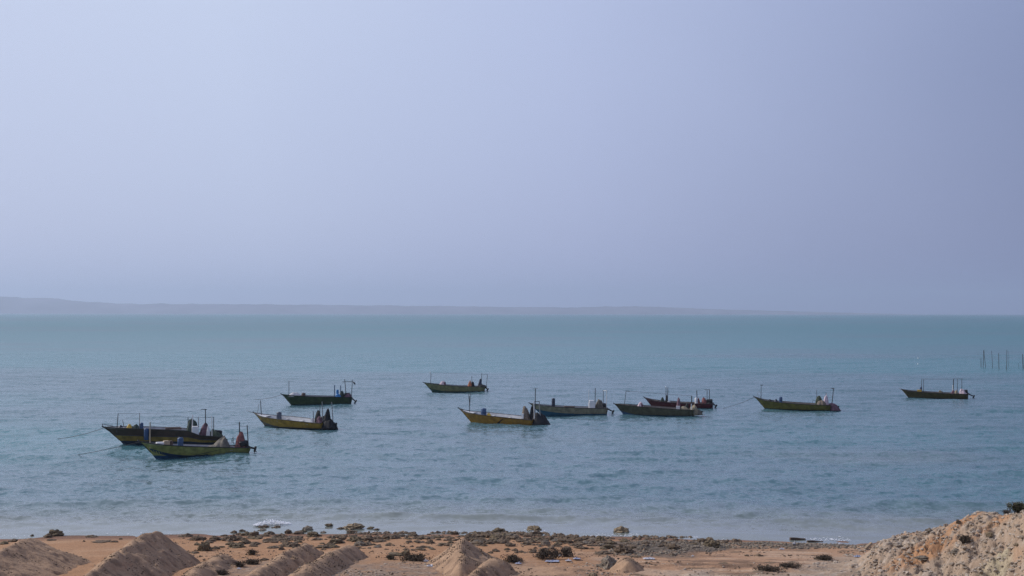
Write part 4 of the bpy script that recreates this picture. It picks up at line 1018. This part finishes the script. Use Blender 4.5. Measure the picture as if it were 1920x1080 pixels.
cloth(b, 881, 712.5, 8, 'orange', 'orange cloth hung on the pole of the farthest centre boat', -.1, .1, 1.8, 42, d=.4, name='cloth_heap', cat='cloth')
cloth(b, 886, 715, 8, 'tblack', 'black cloth beside the orange one on the farthest centre boat', .0, 0, 1.8, 43, d=.5, name='cloth_heap', cat='cloth')
cloth(b, 899, 711, 9, 'bdark', 'narrow dark upright bundle near the stern of the farthest centre boat', .0, .3, 1.3, 44, d=.4, name='bundle', cat='bundle')
cloth(b, 903, 720, 20, 'dnet', 'dark net along the stern of the farthest centre boat', .0, 0, 2, 45, d=1.0, name='fishing_net', cat='fishing net')
outboard(b, 910, 916, 731, .0, cowl=False)

# B6 orange
b = boat('orange-brown fishing boat with a large black net hanging off its stern', (862, 766), (884, 793.5), (996, 798.5), (1000, 787), [(868, 771.5), (885, 775), (920, 779.5), (960, 783.5), (985, 786)],
         (.29, .155, .022), (.016, .018, .02), (.03, .022, .02), 'liner', B=.92, wl_t=.10, roll=3.5)
stripe(b, .47, .34, .60, .88, .18, .03, mat('dark_mark_paint', (.03, .02, .022), .6, .25, 2))
post(b, 881.5, 742, 881, 0, r=.03); post(b, 879.5, 737, 881.5, 0, r=.014, z_bot=1.5); post(b, 884, 737, 881.5, 0, r=.014, z_bot=1.5)
post(b, 1005.5, 728, 1003, .1, r=.034); post(b, 1002, 752, 1002.5, -.35, m='whitep', r=.04); post(b, 1012, 752.5, 1014, -.1, m='steel', r=.035, z_bot=.3); line(b, (1001, 752.5), (1013, 752.5), -.35, -.1, 0, r=.03, name='crossbar'); line(b, (1000, 729), (1010, 728), .1, .1, 0, r=.016, name='crossbar')
drum(b, 907, 766, 10, 'bdrum', 'dark blue drum in the bow half of the orange-brown boat', .1)
cloth(b, 917, 774.5, 8, 'yellow', 'little yellow bundle just aft of the blue drum on the orange-brown boat', .1, 0, 2, 51, d=.4, name='bundle', cat='bundle')
box_item(b, 981, 775, 4, 'white', 'white box at the foot of the net on the orange-brown boat', -.4, .35, 'crate', 9)
cloth(b, 986, 761, 17, 'net', 'tall grey-brown net bundle on the orange-brown boat', .0, -.12, 2.0, 52, d=.9, name='fishing_net', cat='fishing net')
cloth(b, 998, 762, 8, 'tblack', 'narrow black upright cover right of the grey-brown net bundle', .1, 0, 3, 53, d=.5, name='motor_cover', cat='cover')
cloth(b, 1013, 775.5, 38, 'tblack', 'large black net sheet spread over the stern of the orange-brown boat', .1, -.2, 1.9, 54, d=1.7, z0=-.06, name='fishing_net', cat='fishing net', folds=.06)
outboard(b, 1004, 1028, 794, .1)

# B7 cream and blue
b = boat('cream fishing boat with bright blue bottom and white console near its stern', (994, 756.5), (1014, 778.5), (1137, 778.5), (1139, 766), [(1003, 758.5), (1015, 760.5), (1035, 762.5), (1060, 764), (1100, 765.3)],
         (.25, .225, .15), (.025, .10, .16), (.04, .035, .03), 'lgrey', B=.9, wl_t=.22)
stripe(b, .0, .55, .5, .42, .22, .05, mat('blue_paint', (.025, .10, .16), .6, .25, 2), bend=-.05)
# gilt lettering line on the bow side of the cream boat is too worn to read: a faint wavy band
stripe(b, .24, .72, .40, .62, .03, .03, MT['tarp'], name='worn_lettering_band')
drum(b, 1037.5, 747, 6.5, 'bdark', 'dark drum standing amidships on the cream boat', .0)
box_item(b, 1109.5, 750, 11, 'white', 'white steering console on the cream boat', -.2, .6, 'console', name='console', cat='console')
post(b, 1104, 730, 1104, -.45, m='whitep', r=.025); post(b, 1116, 727.5, 1115.5, .0, r=.032); post(b, 1131, 731, 1131, .3); post(b, 1137.5, 731, 1137, -.3, m='whitep', r=.03); line(b, (1131, 732.5), (1138, 732.5), .3, -.3, 0, m='whitep', r=.03, name='crossbar'); line(b, (1104, 735), (1131, 734), -.45, .3, 0, r=.012, m='whitep')
cloth(b, 1125, 750, 21, 'tarp', 'dark brown tarp over the motor of the cream boat', .05, -.1, 1.8, 61, d=1.0, z0=.2)
box_item(b, 1067, 761.5, 20, 'brown', 'dark hatch board amidships on the cream boat', .1, .6, 'console', 3, cat='board', name='hatch_board')
outboard(b, 1139, 1152, 773, .0)

# B9 maroon (behind)
b9 = boat('maroon fishing boat moored behind the dark olive one', (1209, 745.5), (1223, 764), (1334, 766.5), (1335, 757.5), [(1216, 749), (1228, 752), (1245, 754), (1275, 756), (1310, 757)],
         (.085, .016, .02), (.02, .075, .10), (.03, .015, .015), 'ldark', B=.86, wl_t=.12, stem='x')
b = b9
post(b, 1249, 727, 1248.5, -.1, r=.03); lamp(b, 1248.5, 725.5, -.1); post(b, 1252.5, 726.5, 1251.5, .2, r=.034); post(b, 1306.5, 732, 1307.5, .1, r=.04); post(b, 1326, 731, 1325.5, -.2, r=.028); post(b, 1330.5, 731, 1329.5, .2, r=.032); line(b, (1253, 727), (1326, 731), .2, -.2, .1, r=.007); line(b, (1321, 730.5), (1331, 730.5), -.2, .2, 0, r=.02, name='crossbar')
cloth(b, 1242, 744, 8, 'tgreen', 'dark peaked bundle left of the twin poles on the maroon boat', .0, .1, 1.5, 71, d=.5, name='bundle', cat='bundle')
cloth(b, 1250, 741, 5, 'dnet', 'grey net wrapped round the foot of the twin poles on the maroon boat', .0, 0, 3, 72, d=.4, name='fishing_net', cat='fishing net')
cloth(b, 1254, 751, 7, 'pale', 'little white cloth right of the twin poles on the maroon boat', -.1, 0, 2, 73, d=.4, name='cloth_heap', cat='cloth')
drum(b, 1305.5, 746, 5.5, 'white', 'white drum near the stern of the maroon boat', -.1)
cloth(b, 1309, 747, 8, 'red', 'dull red cloth beside the white drum on the maroon boat', .2, 0, 2, 74, d=.5, name='cloth_heap', cat='cloth')
cloth(b, 1321, 744, 12, 'red', 'red-brown cover over the motor of the maroon boat', .0, -.1, 1.8, 75, d=.7, name='motor_cover', cat='cover')
cloth(b, 1329, 752, 14, 'dnet', 'dark net on the stern corner of the maroon boat', .0, 0, 1.8, 76, d=.9, name='fishing_net', cat='fishing net')
outboard(b, 1335, 1344, 762, .0)

# B8 dark olive with blue bottom (front)
b = boat('dark olive fishing boat with blue bottom and beige nets, in front of the maroon one', (1153, 757.5), (1169, 778), (1299, 781), (1300, 769), [(1163, 758.5), (1180, 760.5), (1200, 762.5), (1240, 765.5), (1270, 767.5)],
         (.085, .08, .048), (.018, .055, .085), (.035, .03, .02), 'ldark', B=.9, wl_t=.12)
stripe(b, .0, .45, .18, .32, .30, .02, MT['bdrum'], bend=-.04)
post(b, 1174, 733, 1170, -.1, r=.022); line(b, (1172, 732.5), (1298, 742), -.1, -.4, .02, r=.02); line(b, (1174, 733), (1181, 733.5), -.1, -.1, 0, r=.03, name='crossbar')
post(b, 1297, 742, 1297, -.45, r=.045, z_bot=.9); post(b, 1296.5, 757, 1296.5, -.5, m='whitep', r=.05); post(b, 1275, 745, 1274.5, .1, m='whitep', r=.02)
cloth(b, 1200.5, 753.5, 11, 'pink', 'white and red striped-looking cloth in the bow of the dark olive boat', .0, .12, 1.7, 81, d=.6, name='cloth_heap', cat='cloth')
cloth(b, 1203, 755, 6, 'purple', 'maroon fold right beside the white cloth in the bow of the dark olive boat', -.1, 0, 1.8, 82, d=.4, name='cloth_heap', cat='cloth')
cloth(b, 1272.5, 747, 8, 'purple', 'narrow maroon draped bundle over the white box on the dark olive boat', .0, 0, 2.6, 83, d=.5, name='bundle', cat='bundle')
box_item(b, 1271.5, 761, 6.5, 'white', 'white box beneath the maroon bundle on the dark olive boat', -.25, .4, 'crate', 7)
cloth(b, 1283, 762, 18, 'bnet', 'low beige net heap, left of the two on the dark olive boat', -.1, 0, 2.4, 84, d=.9, name='fishing_net', cat='fishing net')
cloth(b, 1301, 759.5, 20, 'bnet', 'taller beige net heap hanging over the stern of the dark olive boat', .0, -.12, 2.4, 85, d=1.1, z0=.10, name='fishing_net', cat='fishing net')
cloth(b, 1288, 758, 9, 'dnet', 'dark net tuft behind the beige nets on the dark olive boat', .35, 0, 2.4, 86, d=.5, name='fishing_net', cat='fishing net')
cloth(b, 1311, 768, 12, 'tarp', 'brown cover on the tilted motor leg of the dark olive boat', .0, 0, 2.2, 87, d=.5, z0=.12, name='motor_cover', cat='cover')
outboard(b, 1304, 1318, 774, .0, cowl=False)

# B10
b = boat('olive fishing boat with a purplish cover on its stern, second boat from the right', (1415, 744), (1434, 767), (1555, 770.5), (1557, 760), [(1424, 749.5), (1435, 751.5), (1455, 754.3), (1480, 756.3), (1520, 758.6)],
         (.125, .11, .022), (.018, .028, .02), (.03, .028, .02), 'ldark', B=.88, wl_t=.12)
post(b, 1427.5, 722, 1427, 0, r=.022); line(b, (1426, 722), (1431, 722), 0, 0, 0, r=.04, name='crossbar'); line(b, (1428, 722), (1562, 729), 0, .1, .05, r=.01)
post(b, 1531.5, 731, 1531.5, 0, r=.02); post(b, 1549, 736, 1549, .2); post(b, 1563, 729, 1559.5, .1, r=.035, z_bot=.4); line(b, (1559, 728.5), (1564.5, 728.5), .1, .1, 0, r=.045, name='crossbar')
bm = bmesh.new(); q = b.loc(1424, 738, 0); tube_bm(bm, [q + Vector((math.cos(a) * .2, 0, math.sin(a) * .2)) for a in [k * math.pi/10 for k in range(11)]], .015, 5); tube_bm(bm, [q + Vector((-.2, 0, 0)), q + Vector((.1, 0, -.75))], .015, 5); tube_bm(bm, [q + Vector((.2, 0, 0)), q + Vector((.02, 0, -.75))], .015, 5); obj('bow_hoop', bm, MT['rope'], b.root)
drum(b, 1464, 744.5, 6, 'bdrum', 'blue drum in the bow half of the second boat from the right', .0)
cloth(b, 1444, 748.5, 10, 'tblack', 'low black bundle nearer the bow of the second boat from the right', .0, 0, 1.6, 91, d=.6, name='bundle', cat='bundle')
cloth(b, 1455, 748, 8, 'bdark', 'dark peaked bundle left of the blue drum on the second boat from the right', .0, 0, 1.5, 92, d=.5, name='bundle', cat='bundle')
cloth(b, 1536, 742, 13, 'gnet', 'green net bundle by the stern pole of the second boat from the right', .1, -.1, 2.6, 93, d=.7, name='fishing_net', cat='fishing net')
cloth(b, 1549, 737, 11, 'pink', 'pale peaked cloth next to the green net bundle', .0, .05, 1.5, 94, d=.7, name='cloth_heap', cat='cloth')
cloth(b, 1541, 751, 20, 'net', 'brown net spread under the pale peaked cloth', -.15, 0, 2.4, 95, d=.9, name='fishing_net', cat='fishing net')
cloth(b, 1563, 755.5, 21, 'purple', 'purplish cover hanging over the stern of the second boat from the right', .0, -.2, 2.0, 96, d=1.1, z0=.0, name='motor_cover', cat='cover')
bm = bmesh.new(); q = b.loc(1527, 753, -.2); tube_bm(bm, [q + Vector((math.cos(a) * .2, 0, math.sin(a) * .24 - .1)) for a in [k * math.pi/10 for k in range(11)]], .018, 5); obj('grab_rail', bm, MT['dark'], b.root)
outboard(b, 1560, 1574, 765, .0, cowl=False); mooring(b, 1350, 765, .15)

# B11
b = boat('brown-olive fishing boat with a yellow crate, rightmost of all', (1689, 729.5), (1703, 746), (1814, 748.5), (1816, 739), [(1697, 732), (1710, 734), (1740, 736.2), (1770, 737.8), (1800, 738.7)],
         (.07, .055, .018), (.012, .02, .022), (.03, .025, .02), 'ldark', B=.88, wl_t=.10, stem='whitep')
post(b, 1728.5, 710, 1727.5, .2, r=.026); post(b, 1732, 711, 1731.5, -.3, r=.026); line(b, (1731, 711), (1806, 710), -.3, -.2, .02, r=.018); line(b, (1728, 710), (1806, 709.5), .2, .2, .02, r=.010)
post(b, 1788, 711, 1787.5, 0, r=.045, z_bot=1.1); post(b, 1787, 722, 1786.5, 0, m='whitep', r=.05); post(b, 1795, 710, 1795.5, .2); post(b, 1803.5, 710, 1803.5, -.2)
box_item(b, 1724, 731, 8, 'yellow', 'yellow crate in the bow half of the rightmost boat', -.1, .5, 'crate', 7)
drum(b, 1726.8, 726, 4.5, 'bdrum', 'small blue drum standing behind the yellow crate', .3)
box_item(b, 1763, 732, 5, 'bnet', 'small pale box amidships on the rightmost boat', .0, .4, 'console', 7)
cloth(b, 1766, 733.5, 9, 'tarp', 'low tarp right of the small pale box on the rightmost boat', .1, 0, 2, 101, d=.6)
cloth(b, 1787, 731, 9, 'purple', 'dull cloth at the foot of the black and white pole', .0, 0, 1.6, 102, d=.5, name='cloth_heap', cat='cloth')
cloth(b, 1793, 731, 7, 'bnet', 'beige net tuft right of the black and white pole', -.1, 0, 1.6, 103, d=.5, name='fishing_net', cat='fishing net')
cloth(b, 1806, 729.5, 17, 'pink', 'pinkish cloth heap over the motor of the rightmost boat', .0, -.1, 2.0, 104, d=.8, name='motor_cover', cat='cover')
outboard(b, 1815, 1828, 744, .0)

# ------------------------------------------------------------------ stakes of a fish trap
ST = mat('weathered_stake', (.06, .05, .042), .9, .4, 3)
GS = 'stakes of the fish trap at the right'
for i, (xt_, yt_, xb_, yb_, r, lb) in enumerate([
  (1839.5, 672, 1839.3, 688, .05, 'shortest stake, at the left end of the fish trap row'),
  (1844.6, 656, 1843, 688.5, .05, 'left stake of the leaning pair that meet at the top'),
  (1845, 657, 1849, 689, .045, 'right stake of the leaning pair that meet at the top'),
  (1859.5, 657.5, 1861.5, 690, .04, 'slim stake, first one right of the leaning pair'),
  (1872.5, 662, 1873.5, 692, .05, 'knobbly stake in the middle of the fish trap row'),
  (1888, 656, 1887.3, 694, .045, 'tall stake closest to the camera in the fish trap row'),
  (1890.5, 658, 1891.5, 688, .02, 'very thin rod right beside the tall stake'),
  (1910, 680, 1910, 689, .02, 'short thin rod between the tall stake and the thick edge stake'),
  (1917.5, 664, 1919, 691, .07, 'thick dark stake at the right edge of the photo')]):
    w = at(xb_, yb_); t_ = at_y(xt_, yt_, w.y); bm = bmesh.new()
    n = 7; pts = [(w + Vector((0, 0, -1.2))).lerp(t_, k / n) + Vector((mnoise.noise(Vector((i, k * .7, 0))) * .05, 0, 0)) - w for k in range(n + 1)]
    tube_bm(bm, pts, r * 1.1, 6, r * .8); o = obj('stake', bm, ST, loc=w); tag(o, lb, 'stake', GS)
for px, py, lb in ((1721.5, 672, 'upper of the two tiny white floats on open water near the right'), (1721, 683, 'lower of the two tiny white floats on open water near the right')):
    w = at(px, py); bm = bmesh.new(); bmesh.ops.create_uvsphere(bm, u_segments=12, v_segments=8, radius=.13); tube_bm(bm, [(0, 0, .1), (0, 0, .2)], .025, 6); tag(obj('float', bm, MT['white'], loc=w + Vector((0, 0, .03))), lb, 'float', 'white floats')
